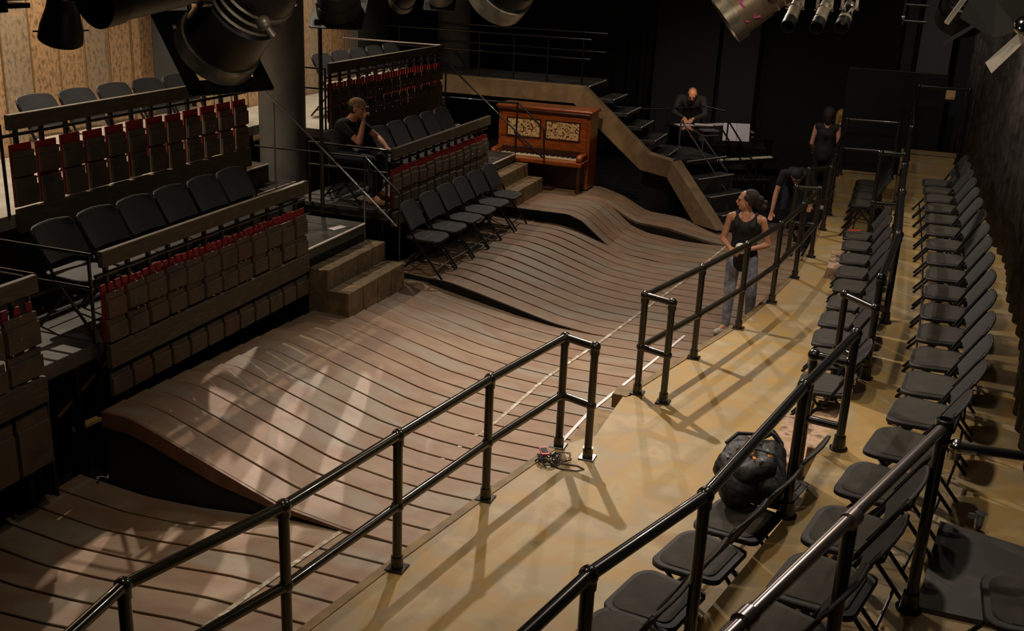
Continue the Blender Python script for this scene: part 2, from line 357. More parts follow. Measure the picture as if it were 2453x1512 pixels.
# worn white arc line on the planks
def strip(pts,wd,z,name,m,label,cat,gaps=()):
    mb=MB(); P=[Vector((p[0],p[1],0)) for p in pts]
    for i in range(len(P)-1):
        if i in gaps: continue
        d=(P[i+1]-P[i]).normalized(); nrm=Vector((-d.y,d.x,0))*wd/2
        a,b=P[i],P[i+1]
        mb.add([(a+nrm)+Vector((0,0,z)),(a-nrm)+Vector((0,0,z)),(b-nrm)+Vector((0,0,z)),(b+nrm)+Vector((0,0,z)),(a+nrm)+Vector((0,0,z+.003)),(a-nrm)+Vector((0,0,z+.003)),(b-nrm)+Vector((0,0,z+.003)),(b+nrm)+Vector((0,0,z+.003))],[(3,2,1,0),(4,5,6,7),(0,1,5,4),(1,2,6,5),(2,3,7,6),(3,0,4,7)])
    return tag(fixn(mb.obj(name,m)),label,cat)
strip([at(x,y,0) for x,y in((480,1512),(600,1425),(735,1330),(870,1238),(945,1180),(1190,1010),(1310,905),(1438,820),(1540,745),(1640,672),(1740,590))],.035,.004,'painted_line','stagetape','long worn white curved line painted across the planks','floor marking')
strip([at(x,y,0) for x,y in((1345,1060),(1410,990),(1435,970),(1520,902),(1560,870),(1640,805))],.03,.004,'tape_strip','paper','bright white tape strip on the planks beside the gap in the railing','tape')
# ------------------------------------------------------------------ walkway tiers (ochre concrete)
WZ,TZ=.45,.90
edge=[(-3.0,2.2),(-2.75,3.3),(-2.62,4.29),(-2.47,5.15),(-2.28,6.11),(-2.08,7.02),(-1.85,7.35),(-1.85,8.2),(-1.53,9.44),(-1.25,10.5),(-1.05,11.69),(-.92,12.67),(-.86,13.74),(-.83,15.34),(-.82,16.51),(-.82,17.9)]
t2=[(-1.15,2.2),(-.85,3.3),(-.60,4.4),(-.42,5.2),(-.28,5.85),(-.18,6.84),(-.10,7.5),(.0,8.35),(.03,8.82),(.07,10.0),(.08,10.88),(.08,13.51),(.09,16.54),(.10,17.9)]
struct(MB().prism(edge+[(1.6,17.9),(1.6,2.2)],-.16,WZ).obj('floor_walkway','concrete'))
struct(MB().prism(t2+[(1.6,17.9),(1.6,2.2)],WZ+.001,TZ).obj('floor_upper_tier','concrete'))
struct(MB().prism([(-.86,17.9),(.09,17.9),(.09,19.2),(-.86,19.2)],-.16,WZ+.17).obj('trim_3','concrete'))
struct(MB().prism([(.10,17.9),(1.6,17.9),(1.6,19.4),(.10,19.4)],-.16,TZ+.15).obj('trim_4','concrete'))
# low kerb along the walkway edge
kb=MB()
for i in range(len(edge)-1):
    if i==5 or i==6: continue
    a,b=Vector((*edge[i],0)),Vector((*edge[i+1],0)); d=(b-a).normalized(); n=Vector((-d.y,d.x,0))*.03
    kb.add([a+n+Vector((0,0,.2)),a-n+Vector((0,0,.2)),b-n+Vector((0,0,.2)),b+n+Vector((0,0,.2)),a+n+Vector((0,0,WZ+.006)),a-n+Vector((0,0,WZ+.006)),b-n+Vector((0,0,WZ+.006)),b+n+Vector((0,0,WZ+.006))],[(3,2,1,0),(4,5,6,7),(0,1,5,4),(1,2,6,5),(2,3,7,6),(3,0,4,7)])
struct(fixn(kb.obj('trim_5','curb')))
t=MB().prism([(-2.08,7.06),(-1.86,7.36),(-1.86,8.19),(-2.1,8.19)],-.1,.30); tag(t.obj('stage_step','curb'),'narrow ochre step at the opening in the walkway railing','step')
t=MB(); t.bevbox((-1.87,8.33,.385),(.16,.22,.13),.004); t.bevbox((-1.86,8.34,.2),(.10,.18,.3),.004); tag(t.obj('wooden_plinth','curb'),'small ochre wooden block under the railing post at the gap','plinth')
# aisle steps between walkway and upper tier
def stepbox(x0,x1,y0,y1,z,label): return tag(MB().bevbox(((x0+x1)/2,(y0+y1)/2,(WZ+z)/2+.001),(x1-x0,y1-y0,z-WZ),.006).obj('aisle_step','steptread'),label,'step',"concrete aisle steps")
stepbox(-.27,-.02,7.2,8.12,.75,'upper pinkish worn step in the near aisle beside the backpack')
stepbox(-.51,-.272,7.2,8.08,.60,'lower pinkish worn step in the near aisle beside the backpack')
stepbox(-.30,.02,12.75,13.6,.72,'upper pale step box in the far aisle between the front-row chairs')
stepbox(-.55,-.30,12.75,13.6,.58,'lower pale step box in the far aisle between the front-row chairs')
# ------------------------------------------------------------------ pipe railings
R_=.029
def railing(label,posts,z0,z1,mid=True,extra=(),m='rail',flange='square',free_start=None,group='pipe railings on the concrete tiers',noflange=(),r=R_,tops=None):
    b=Vector((posts[0][0],posts[0][1],z0)); root=thing('pipe_railing',label,'railing',b,0,group)
    T=[Vector((p[0],p[1],(tops[i] if tops else z1)))-b for i,p in enumerate(posts)]
    for i,p in enumerate(posts):
        base=Vector((p[0],p[1],z0))-b
        MB().tube(base,T[i],r,n=14).obj('post',m,root,True)
        if i not in noflange:
            f=MB()
            if flange=='square': f.bevbox(base+Vector((0,0,.006)),(.115,.115,.012),.003); f.tube(base+Vector((0,0,.01)),base+Vector((0,0,.085)),r*1.32,n=16)
            else: f.tube(base,base+Vector((0,0,.012)),r*2.1,n=20); f.tube(base+Vector((0,0,.012)),base+Vector((0,0,.10)),r*1.6,r*1.3,n=16)
            f.obj('flange',m,root,True)
        f=MB(); f.ball(T[i],r*1.42,14,10); f.tube(T[i]-Vector((0,0,.06)),T[i],r*1.22,n=14)
        f.obj('fitting',m,root,True)
        if mid:
            mz=(base+(T[i]-base)*.48); f=MB(); f.ball(mz,r*1.38,14,10); f.obj('fitting',m,root,True)
    tr=MB().path(T if free_start is None else [Vector(free_start)-b]+T,r,14); tr.obj('top_rail',m,root,True)
    if mid: MB().path([Vector((p[0],p[1],z0+(T[i].z)*.48))-b if True else 0 for i,p in enumerate(posts)],r,14).obj('middle_rail',m,root,True)
    return root
RZ=WZ+.88
def shift(p,d): return (p[0]+d[0],p[1]+d[1])
P_=lambda x,y,z=WZ: tuple(at(x,y,z)[:2])
near=[(-2.66,3.25),(-2.57,3.85)]+[P_(694,1560)]+[P_(951,1362),P_(1163,1195),P_(1338,1069),P_(1407,1097)]
near=[(-2.78,2.55),P_(330,1800),P_(690,1570),P_(951,1362),P_(1163,1195),P_(1338,1069),P_(1407,1097)]
railing('dark bronze pipe railing along the walkway in the foreground, ending at the gap',near,WZ,RZ)
farr=[P_(1588,964),P_(1526,942),P_(1661,858),P_(1768,787),P_(1848,725),P_(1903,666),P_(1942,616)]
railing('dark pipe railing in front of the standing woman, starting at the gap',[farr[0],farr[1]]+farr[2:]+[(farr[-1][0]-.28,farr[-1][1]-.05)],WZ,RZ)
railing('short dark pipe railing behind the bending man at the walkway edge',[(-1.05,14.9),P_(1970,551),P_(1985,515),(-.84,17.2),(-.84,18.5)],WZ,RZ)
railing('cross railing closing the far end of the lower walkway',[(-.82,18.7),(.0,18.75)],WZ+.17,RZ+.22,group='cross railings at the far end')
# upper tier railings (round flanges, black)
def Q(x,y): return tuple(at(x,y,TZ)[:2])
railing('black pipe railing on the upper tier edge above the backpack chair',[(-.98,2.95),tuple(at(1410,1378,1.73)[:2]),tuple(at(1690,1187,1.73)[:2]),Q(1883,1236),Q(2008,1076)],TZ,1.73,flange='round',m='railblack',mid=False)
railing('long black pipe railing on the upper tier edge beside the far front-row chairs',[Q(2072,906),Q(2119,773),(.14,11.9),(.14,13.6)],TZ,1.73,flange='round',m='railblack',mid=False)
railing('tall black pipe railing at the far end of the upper tier',[(.16,14.6),(.16,16.0),(.16,17.6)],TZ,2.05,flange='round',m='railblack')
t=railing('black cross railing in front of the dark booth at the far right',[(.20,18.2),(.95,18.25)],TZ+.15,2.22,flange='round',m='railblack',mid=False,group='cross railings at the far end')
def elbow(label,base,top,zt,zb,to):
    b=Vector((base[0],base[1],zb)); root=thing('stair_handrail',label,'handrail',b,0,'short black handrails at the aisle steps')
    t=Vector((base[0],base[1],zt))-b; e=Vector((to[0],to[1],zt))-b
    MB().tube((0,0,0),t,R_*.95,n=14).obj('post','railblack',root,True)
    f=MB(); f.tube((0,0,0),(0,0,.012),R_*2,n=18); f.tube((0,0,.01),(0,0,.09),R_*1.5,R_*1.3,n=16); f.obj('flange','railblack',root,True)
    MB().tube(t,e,R_*.95,n=14).obj('top_rail','railblack',root,True)
    MB().tube(t*.5,Vector((e.x,e.y,t.z*.5)),R_*.95,n=14).obj('middle_rail','railblack',root,True)
    for p_,q_ in ((t,1.5),(e,1.4),(t*.5,1.4)): MB().ball(p_,R_*q_,14,10).obj('fitting','railblack',root,True)
elbow('short black elbow handrail on the far side of the near aisle steps',tuple(at(1988,955,.60)[:2]),0,1.50,.60,(.04,8.30))
elbow('short black elbow handrail on the near side of the near aisle steps',(-.30,6.97),0,1.52,.60,(-.07,6.93))
elbow('short black elbow handrail at the far aisle steps',(-.16,14.3),0,1.74,WZ,(.12,14.35))
# big steel handrail nearest the camera
b=Vector((*Q(2176,1460),TZ)); root=thing('pipe_railing','thick grey steel handrail in the bottom right foreground above the chairs','railing',b,0,'pipe railings on the concrete tiers')
T0=at(2262,1022,1.93); dv=(at(1775,1495,1.93)-T0); T1=T0+dv*1.25; Tm=at(2040,1243,1.93)
MB().tube((0,0,0),T0-b-Vector((0,0,.02)),R_,n=16).obj('post','railblack',root,True)
MB().tube(Vector((Tm.x,Tm.y,TZ))-b,Tm-b-Vector((0,0,.02)),R_,n=16).obj('post','railblack',root,True)
f=MB(); f.tube((0,0,0),(0,0,.012),R_*2.3,n=24); f.tube((0,0,.012),(0,0,.10),R_*1.65,R_*1.35,n=20)
for a in range(4): f.ball((R_*1.9*math.cos(a*1.57+.6),R_*1.9*math.sin(a*1.57+.6),.014),.006,8,6)
f.obj('flange','railblack',root,True)
MB().tube(T0-b,T1-b,R_*.92,n=20).obj('top_rail','steel',root,True)
u=dv.normalized()
MB().tube(Tm-b-u*.035,Tm-b+u*.035,R_*1.28,n=20).obj('coupling','steel',root,True)
c1=at(1785,1482,1.93); MB().tube(c1-b-u*.035,c1-b+u*.035,R_*1.28,n=20).obj('coupling','steel',root,True)
f=MB(); f.lathe([(R_*.7,-.06),(R_*1.3,-.06),(R_*1.45,.0),(R_*1.45,.035),(R_*1.05,.04),(R_*1.0,.0)],Matrix.Identity(3),T0-b,20); f.tube(T0-b-Vector((0,0,.03)),T0-b+u*.07,R_*1.25,n=18); f.obj('fitting','railblack',root,True)
T0b=Vector((T0.x,T0.y,1.84)); b=Vector((.50,5.07,1.86)); root=thing('pipe_railing','black side rail running to the right edge from a chrome elbow','railing',b,0)
pa=at(2290,1070,1.86)-b; pb=at(2453,1093,1.86)-b; pb=pa+(pb-pa)*1.8
MB().tube(pa,pb,R_*.8,n=16).obj('rail','railblack',root,True)
f=MB(); f.ball(pa,R_*1.3,14,10); f.tube(pa,pa+(pb-pa).normalized()*.09,R_*1.15,R_*1.0,n=16); f.tube(pa,pa+Vector((0,0,-.06)),R_*1.0,n=14); f.obj('elbow_fitting','chrome',root,True)
MB().tube(pa,T0b-b,R_*.8,n=14).obj('link','railblack',root,True)
# ------------------------------------------------------------------ folding chairs
def make_chair(label,group,mshell,mpad,w=.46,fancy=True):
    root=thing('folding_chair',label,'chair',(0,0,0),0,group)
    # front = +x
    def seat(z0,z1,sx,sy,x0):
        pts=[]
        n=8
        for (cx,cy,r,a0) in ((x0+.20-.10,sy-.10,.10,0),(x0-.20+.05,sy-.06,.05,90),(x0-.20+.05,-sy+.06,.05,180),(x0+.20-.10,-sy+.10,.10,270)):
            for i in range(n+1):
                a=math.radians(a0+90*i/n); yy=cy+r*math.sin(a); xx=cx+r*math.cos(a)*1.0
                pts.append((x0+(xx-x0)*sx,yy*(1 if xx>x0 else .93)))
        m=MB(); k=len(pts); 
        def zz(x): return -.018*max(0,(x-.12)/.1)**2-.012*(1-((x-x0)/.2)**2)
        rings=[(1,z0),(1.0,z1-.006),(.975,z1)]
        vs=[]
        for s,z in rings:
            for p in pts: vs.append((x0+(p[0]-x0)*s,p[1]*s,z+zz(p[0])))
        vs.append((x0,0,z1-.014)); vs.append((x0,0,z0-.014))
        fs=[]
        for r in range(2):
            for i in range(k): fs.append((r*k+i,r*k+(i+1)%k,(r+1)*k+(i+1)%k,(r+1)*k+i))
        for i in range(k): fs.append((2*k+i,2*k+(i+1)%k,3*k)); fs.append((i,3*k+1,(i+1)%k))
        return m.add(vs,fs)
    s=fixn(seat(.425,.452,1.02,w/2,.03).obj('seat',mshell,root,True))
    if fancy: fixn(seat(.44,.458,.84,w/2-.035,.035).obj('seat_pad',mpad,s,True))
    # backrest: curved panel
    m=MB(); vs=[];fs=[]; nu,nv=12,6
    for side in (0,1):
        for j in range(nv+1):
            for i in range(nu+1):
                u=-1+2*i/nu; v=j/nv
                ww=(w/2-.008)*(1-.0*v); z=.535+.27*v
                if v>.8: ww*= math.sqrt(max(0,1-((v-.8)/.2)**2))*.10+.90
                if v<.2: ww*=.95+.25*v
                x=-.09-.150*v-.025*(1-u*u)+ (.012 if side else 0)
                z-= .008*(u*u)*v
                vs.append((x,u*ww,z))
    N=(nu+1)*(nv+1)
    for j in range(nv):
        for i in range(nu):
            a=j*(nu+1)+i; fs.append((a,a+1,a+nu+2,a+nu+1)); fs.append((N+a,N+a+nu+1,N+a+nu+2,N+a+1))
    rim=[i for i in range(nu+1)]+[j*(nu+1)+nu for j in range(1,nv+1)]+[nv*(nu+1)+i for i in range(nu-1,-1,-1)]+[j*(nu+1) for j in range(nv-1,0,-1)]
    for a,b2 in zip(rim,rim[1:]+rim[:1]): fs.append((a,b2,N+b2,N+a))
    m.add(vs,fs); bk=fixn(m.obj('backrest',mshell,root,True))
    m=MB(); m.path([(-.10,-w/2+.004,.54),(-.215,-w/2+.004,.752),(-.232,-w/2+.014,.778),(-.246,-w/2+.045,.795),(-.260,-w/5,.803),(-.266,0,.806),(-.260,w/5,.803),(-.246,w/2-.045,.795),(-.232,w/2-.014,.778),(-.215,w/2-.004,.752),(-.10,w/2-.004,.54)],.009,8)
    m.obj('backrest_rim',mshell,bk,True)
    for sd in (-1,1):
        yv=sd*(w/2-.004)
        MB().path([(.295,yv,.0),(-.04,yv,.43),(-.112,yv,.56),(-.21,yv,.74)],.0125,8).obj('front_leg','chairframe',root,True)
        yv=sd*(w/2-.03)
        MB().path([(.13,yv,.415),(-.02,yv,.27),(-.26,yv,0)],.0115,8).obj('rear_leg','chairframe',root,True)
    MB().tube((.22,-w/2,.10),(.22,w/2,.10),.009,n=8).obj('crossbar','chairframe',root,True)
    MB().tube((-.19,-w/2+.03,.08),(-.19,w/2-.03,.08),.009,n=8).obj('crossbar','chairframe',root,True)
    MB().tube((.10,-w/2+.01,.40),(.10,w/2-.01,.40),.009,n=8).obj('seat_bar','chairframe',root,True)
    return root
CW=.475
cR=make_chair('x','g','chair','pad',CW); usedR=[False]
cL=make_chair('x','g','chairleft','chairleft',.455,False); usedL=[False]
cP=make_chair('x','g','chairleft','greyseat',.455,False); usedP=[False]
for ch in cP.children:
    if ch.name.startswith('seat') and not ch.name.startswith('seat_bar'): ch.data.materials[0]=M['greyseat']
def put(proto,used,loc,rz,label,group):
    if not used[0]:
        used[0]=True; proto.location=loc; proto.rotation_euler=(0,0,rz); proto['label']=label; proto['group']=group; return proto
    return dup(proto,loc,rz,label,group)
# right rows: pixel of each seat's front edge middle
def row(pix,z,names,group,off=.24):
    P=[at(x,y,z+.45) for x,y in pix]
    for i,p in enumerate(P):
        a=P[max(0,i-1)]; b=P[min(len(P)-1,i+1)]; d=(b-a); d.z=0; d.normalize()
        n=Vector((-d.y,d.x,0))       # toward the stage (left of travel direction)
        rz=math.atan2(n.y,n.x); c=p-n*off
        put(cR,usedR,(c.x,c.y,z+.0006),rz,names(i),group)
r1n=[(1385,1490),(1482,1396),(1594,1296),(1688,1214),(1765,1140)]
row(r1n,WZ,lambda i:'black folding chair in the near front row, '+['at the bottom edge of the photo','second from the bottom edge','third from the bottom edge','just left of the backpack','under the backpack'][i],'front row chairs on the walkway near group')
r1f=[(2019,558),(2016,582),(2011,613),(2003,645),(1996,677),(1983,717),(1963,756),(1946,800),(1937,848),(1912,905)][::-1]
row(r1f,WZ,lambda i:'black folding chair in the far front row, %s from the near aisle'%ORD[i] if i<9 else 'black folding chair holding a red item at the far row end','front row chairs on the walkway far group')
row([(2034,481),(2040,464),(2044,448),(2049,433)],WZ,lambda i:'black folding chair beyond the far aisle step box, %s of four'%ORD[i],'front row chairs at the far end')
r2=[(1747,1470),(1863,1356),(1938,1240),(2015,1130),(2082,1042),(2133,969),(2162,905),(2181,845),(2196,788),(2206,737),(2213,690),(2217,649),(2219,613),(2219,578),(2218,546),(2216,518),(2215,492),(2213,470),(2211,451),(2209,432)]
row(r2,TZ,lambda i:'black folding chair in the upper row by the curtain, %s from the bottom'%ORD[i],'upper row chairs along the black curtain')
# black board and chair in the lower right corner
c=[at(x,y,TZ+.03) for x,y in((2195,1452),(2253,1248),(2460,1312),(2440,1506))]
t=MB().prism([(p.x,p.y) for p in c],TZ+.001,TZ+.03); tag(fixn(t.obj('floor_board','board')),'scuffed black floor board in the bottom right corner','board')
q=at(2352,1420,TZ+.03+.45); put(cR,usedR,(q.x+.24,q.y,TZ+.031),math.pi,'black folding chair standing on the scuffed board in the bottom right corner','chairs at the board')
f=thing('pipe_clamp','small chrome pipe clamp standing by the curtain above the black board','clamp',at(2345,1262,TZ+.03))
MB().tube((0,0,.0),(0,0,.09),.034,n=20).obj('collar','chrome',f,True); MB().bevbox((-.045,0,.06),(.05,.03,.03),.004).obj('lug','chrome',f)
# ------------------------------------------------------------------ left seating banks
def balustrade(label,X,y0,y1,zt,zb,ncol,rows,redtop,foot=None,redgap=.02,rustset=(),seed=1,pitchgap=.025,spindles=True):
    rnd=random.Random(seed); L=y1-y0; b=Vector((X,y0,rows[-1][1])); root=thing('seating_balustrade',label,'balustrade',b,0,'balustrades of the left seating banks')
    def o(x,y,z): return Vector((x,y,z))-b
    MB().bevbox(o(X+.02,(y0+y1)/2,(zt+zt-.125)/2),(.045,L,.125),.004).obj('top_board','railwood',root)
    MB().bevbox(o(X+.02,(y0+y1)/2,(zb[0]+zb[1])/2),(.045,L-.02,zb[0]-zb[1]),.004).obj('lower_board','railwood',root)
    MB().tube(o(X-.02,y0-.02,redtop+.075),o(X-.02,y1+.02,redtop+.075),.016,n=10).obj('pipe','railblack',root,True)
    pw=L/ncol
    for k in range(ncol):
        yc=y0+pw*(k+.5)
        MB().bevbox(o(X-.035,yc-.01,(zt-.03+rows[-1][1])/2),(.03,.032,zt-.03-rows[-1][1]),.003).obj('spindle','chairframe',root)
        for (za,zc) in rows:
            w_=pw-pitchgap-.008-rnd.uniform(0,.012); jy=rnd.uniform(-.006,.006); jz=rnd.uniform(-.012,.012); m=MB()
            hh=za-zc; lap=hh*.28
            m.bevbox(o(X+.012,yc+jy,(za+zc)/2+jz),(.02,w_,hh),.003)
            m.bevbox(o(X+.028,yc+jy+.004,(za-lap+zc)/2+jz),(.016,w_,hh-lap),.003)
            mm='panel2' if (k in rustset or rnd.random()<.12) else 'panel'
            p=m.obj('shingle',mm,root)
            if hh>.13:
                for dy in(-.035,.035): MB().ball(o(X+.037,yc+dy,(za+zc)/2-.03+rnd.uniform(-.012,.012)),.006,8,6).obj('screw','chrome',p)
        for sgn in ((-1,0,1) if spindles else (0,)):
            wr=.055
            MB().bevbox(o(X-.012,yc+sgn*pw*.33,(redtop+rows[-1][1])/2+rnd.uniform(-.01,.012)),(.014,wr if spindles else pw-.05,redtop-rows[-1][1]),.002).obj('red_slat','red',root)
    if foot:
        for k in range(foot[0]):
            pf=L/foot[0]; yc=y0+pf*(k+.5); hh=foot[1]-foot[2]
            m=MB(); m.bevbox(o(X+.012,yc,(foot[1]+foot[2])/2),(.02,pf-.035,hh),.003); m.bevbox(o(X+.028,yc,(foot[1]-hh*.22+foot[2])/2),(.016,pf-.035,hh*.78),.003)
            m.obj('foot_shingle','panel2' if k in (1,6) else 'panel',root)
    return root
rowsL=[(1.43,1.235),(1.215,1.035)]
balustrade('grey-brown shingled balustrade with red slats of the nearest lower seating bank, above the stage ramp',-5.4,6.1,9.05,1.76,(1.02,.83),12,rowsL,1.49,foot=(12,.79,.60),seed=2)
b0=balustrade('partly seen shingled balustrade with red slats at the left edge of the photo',-5.4,2.5,5.46,1.76,(1.02,.83),9,[(1.50,1.26),(1.24,1.04)],1.57,foot=(9,.79,.36),seed=3)
balustrade('dim shingled balustrade with red slats of the far lower seating bank, behind the stage-level chairs',-5.4,10.96,14.0,1.78,(1.03,.86),13,[(1.46,1.27),(1.25,1.06)],1.53,seed=4)
balustrade('shingled balustrade with red slats in front of the upper left chairs and lit wall',-6.7,6.66,10.06,2.575,(1.80,1.60),12,[(2.26,2.06),(2.035,1.81)],2.325,seed=5,pitchgap=.045,spindles=False)
balustrade('shingled balustrade with red slats of the far upper seating bank, above the seated man',-6.7,11.83,15.3,2.57,(1.84,1.60),14,[(2.24,2.05),(2.03,1.83)],2.315,seed=6)
# side guard rails and long end rails
def thinrail(label,pts,r=.014,posts=(),m='railblack',name='guard_rail'):
    b=Vector(pts[0]); root=thing(name,label,'rail',b)
    MB().path([Vector(p)-b for p in pts],r,10).obj('rail',m,root,True)
    for p,z in posts: MB().tube(Vector(p)-b,Vector((p[0],p[1],z))-b,r,n=10).obj('post',m,root,True)
    return root
thinrail('thin black end rail of the nearest lower seating bank beside the dark aisle',[(-5.42,6.06,1.74),(-6.5,6.06,1.74)],posts=[((-5.45,6.06,1.74),1.05),((-6.5,6.06,1.74),1.05)])
thinrail('lower thin end rail of the nearest lower seating bank',[(-5.42,6.05,1.48),(-6.3,6.05,1.48)])
thinrail('short thin end rail at the left edge of the photo',[(-5.42,5.5,1.74),(-6.4,5.5,1.74)],posts=[((-5.5,5.5,1.74),1.05)])
thinrail('black end rail beside the seated man with the camouflage cap',[(-5.42,10.93,1.76),(-6.45,10.93,1.76)],posts=[((-5.44,10.93,1.76),1.05),((-6.45,10.93,1.76),1.05)],r=.016)
thinrail('second lower black end rail beside the seated man',[(-5.42,10.92,1.5),(-6.45,10.92,1.5)],r=.014)
thinrail('end rail of the upper seating bank at the left photo edge',[(-6.72,6.62,2.5),(-6.85,6.62,2.5)],posts=[((-6.72,6.62,2.5),1.75),((-6.85,6.55,2.5),1.75)])
thinrail('double black end rail between the round column and the far upper seating bank',[(-6.72,11.8,2.5),(-8.3,11.8,2.5)],posts=[((-6.72,11.8,2.5),1.75),((-7.5,11.8,2.5),1.75)])
thinrail('lower black end rail behind the round column',[(-6.74,11.83,2.25),(-8.3,11.83,2.25)],posts=[((-8.25,11.83,2.25),1.75)])
thinrail('pale lit end rail at the right end of the far upper seating bank',[(-6.72,15.3,2.56),(-8.4,15.3,2.56)],m='steel')
YA=10.42
def YP(x,y,Y): return tuple(ony(x,y,Y))
thinrail('long sloping thin handrail crossing the middle aisle beside the paper',[YP(593,178,YA),YP(770,355,YA),YP(950,543,YA)],m='steel',r=.011,posts=[(YP(655,245,YA),1.2),(YP(873,470,YA),.75)])
thinrail('level thin handrail in the middle aisle ending in a sloped grip',[YP(610,349,YA+.1),YP(873,376,YA+.1),YP(957,465,YA+.1)],r=.012,posts=[(YP(873,376,YA+.1),.3),(YP(957,465,YA+.1),.45)])
YB=14.6
thinrail('long sloping thin handrail crossing in front of the upright piano',[YP(1060,140,YB),YP(1300,378,YB)],posts=[(YP(1068,170,YB),1.07)])
thinrail('level thin handrail with sloped grip in front of the upright piano',[YP(1065,232,YB+.4),YP(1244,248,YB+.4),YP(1303,310,YB+.4),YP(1303,382,YB+.4)],posts=[(YP(1240,248,YB+.4),1.1)])
tag(MB().tube((ony(765,0,10.45).x,10.45,1.05),(ony(765,0,10.45).x,10.45,6.5),.024,n=12).obj('lighting_pole','rail',None,True),'slim vertical black pole in front of the round column','pole')
# decks
def deck(label,x0,x1,y0,y1,z,m,nose=None,group='decks of the left seating banks',legs=True,name='seating_deck'):
    root=thing(name,label,'deck',((x0+x1)/2,(y0+y1)/2,z-.12),0,group); cx,cy=(x0+x1)/2,(y0+y1)/2
    MB().bevbox((0,0,.06),(x1-x0,y1-y0,.12),.004).obj('deck_board',m,root)
    if nose is not None: MB().bevbox((x1-cx+.002,(nose[0]+nose[1])/2-cy,.112),(.02,nose[1]-nose[0],.018),.003).obj('nosing','nosing',root)
    if legs:
        for lx in (x0+.08,x1-.14):
            for ly in (y0+.1,y1-.1): MB().bx(lx-cx-.025,lx-cx+.025,ly-cy-.025,ly-cy+.025,-z+.12-.16,0).obj('leg','chairframe',root)
    return root
deck('dark deck of the lower seating at the left photo edge',-6.7,-5.44,2.4,5.5,1.04,'deck')
deck('dark deck across the gap between the two nearest lower banks',-6.7,-5.46,5.52,6.08,1.04,'deck')
deck('dark deck under the second row of chairs in the nearest bank',-6.7,-5.44,6.10,9.0,1.04,'deck')
deck('dark grey aisle landing with a small white paper lying on it',-6.62,-5.4,9.02,10.32,1.05,'deck',nose=(9.05,10.30))
deck('dark deck under the seated man and the far second row chairs',-6.7,-5.44,10.96,14.0,1.04,'deck')
deck('small aisle landing in front of the upright piano',-6.62,-5.4,14.02,15.22,1.06,'deck',nose=(14.03,15.2))
deck('pale grey upper deck with chairs in front of the warm lit wall',-8.52,-6.74,3.0,10.05,1.75,'deckpale')
deck('narrow pale deck strip behind the round column',-8.52,-7.62,10.06,11.80,1.75,'deckpale')
deck('pale grey far upper deck behind the round column',-8.52,-6.74,11.82,15.6,1.75,'deckpale')
for i,(x,z,y0,y1) in enumerate(((-6.62,1.28,10.0,10.88),(-6.8,1.52,10.0,10.6))):
    root=thing('aisle_stair',['lower dark aisle stair with a bright edge beside the round column','upper dark aisle stair with a bright edge beside the round column'][i],'stair',(x-.15,(y0+y1)/2,z-.2),0,'dark aisle stairs')
    MB().bevbox((-.1,0,.09),(.5,y1-y0,.22),.004).obj('tread','deck',root); MB().bevbox((.152,0,.19),(.016,y1-y0,.018),.003).obj('nosing','nosing',root)
for i,(x,z,y0,y1) in enumerate(((-6.62,1.3,15.24,15.9),(-6.62,1.3,9.99,10.0))[:1]):
    root=thing('aisle_stair','dark aisle stair with a bright edge at the end of the far lower chairs','stair',(x-.15,(y0+y1)/2,z-.2),0,'dark aisle stairs')
    MB().bevbox((-.1,0,.09),(.5,y1-y0,.22),.004).obj('tread','deck',root); MB().bevbox((.152,0,.19),(.016,y1-y0,.018),.003).obj('nosing','nosing',root)
# black fascia boards closing the landings, and dark scaffold below the gap
tag(MB().bx(-5.43,-5.402,9.06,10.30,.35,.925).obj('landing_fascia','flat'),'black fascia board below the landing with the paper','fascia board')
tag(MB().bx(-5.43,-5.402,14.02,15.2,.5,.93).obj('landing_fascia','flat'),'black fascia board below the landing by the piano','fascia board')
tag(MB().bx(-6.73,-6.70,6.7,10.0,1.05,1.62).obj('riser_panel','flat'),'black riser panel behind the nearest second row chairs','riser panel')
tag(MB().bx(-6.73,-6.70,11.85,15.2,1.05,1.62).obj('riser_panel','flat'),'black riser panel behind the far second row chairs','riser panel')
tag(MB().bx(-6.5,-6.45,3,15.2,-.16,.9).obj('under_deck_curtain','curtain'),'black masking cloth below the left seating decks','masking cloth')
for i in range(5):
    tag(MB().tube((-5.55-.2*i,5.62+.05*(i%2),-.16),(-5.55-.2*i,5.62+.05*(i%2),.915),.02,n=10).obj('scaffold_post','railblack',None,True),'thin dark scaffold post under the gap deck, %s from the front'%ORD[i],'post','scaffold posts under the gap')
for i,(a,b_) in enumerate((((-5.75,5.9,.45),(-5.55,6.35,.86)),((-5.7,6.0,.30),(-5.55,6.25,.36)),((-5.9,5.7,.72),(-5.9,5.88,.74)))):
    a=Vector(a); b_=Vector(b_); d=(b_-a); R=d.to_track_quat('X','Z').to_matrix()
    tag(MB().bevbox((a+b_)/2,(d.length,.07,.03),.003,R).obj('timber_offcut','timber'),['long sloping timber offcut wedged under the nearest bank','short flat timber offcut lying under the nearest bank','small timber offcut high under the gap deck'][i],'timber','timber offcuts under the seating')
# block steps
def blocksteps(label,y0,y1,za,zb,zf,nb):
    root=thing('block_steps',label,'steps',(-5.2,(y0+y1)/2,zf),0,'painted block steps below the landings'); pw=(y1-y0)/nb; ym=(y0+y1)/2
    for k in range(nb):
        yc=y0+pw*(k+.5)-ym
        for (x0,x1,z) in ((-5.4,-5.18,za),(-5.18,-4.94,zb)):
            MB().bevbox(((x0+x1)/2+5.2,yc,(z-zf)/2),(x1-x0-.003,pw-.014,z-zf),.006).obj('block','stepwood',root)
    return root
blocksteps('brown painted block steps leading down from the landing with the paper',9.08,10.38,.85,.64,.34,4)
blocksteps('brown painted block steps leading down beside the upright piano',14.03,15.2,.93,.74,.495,4)
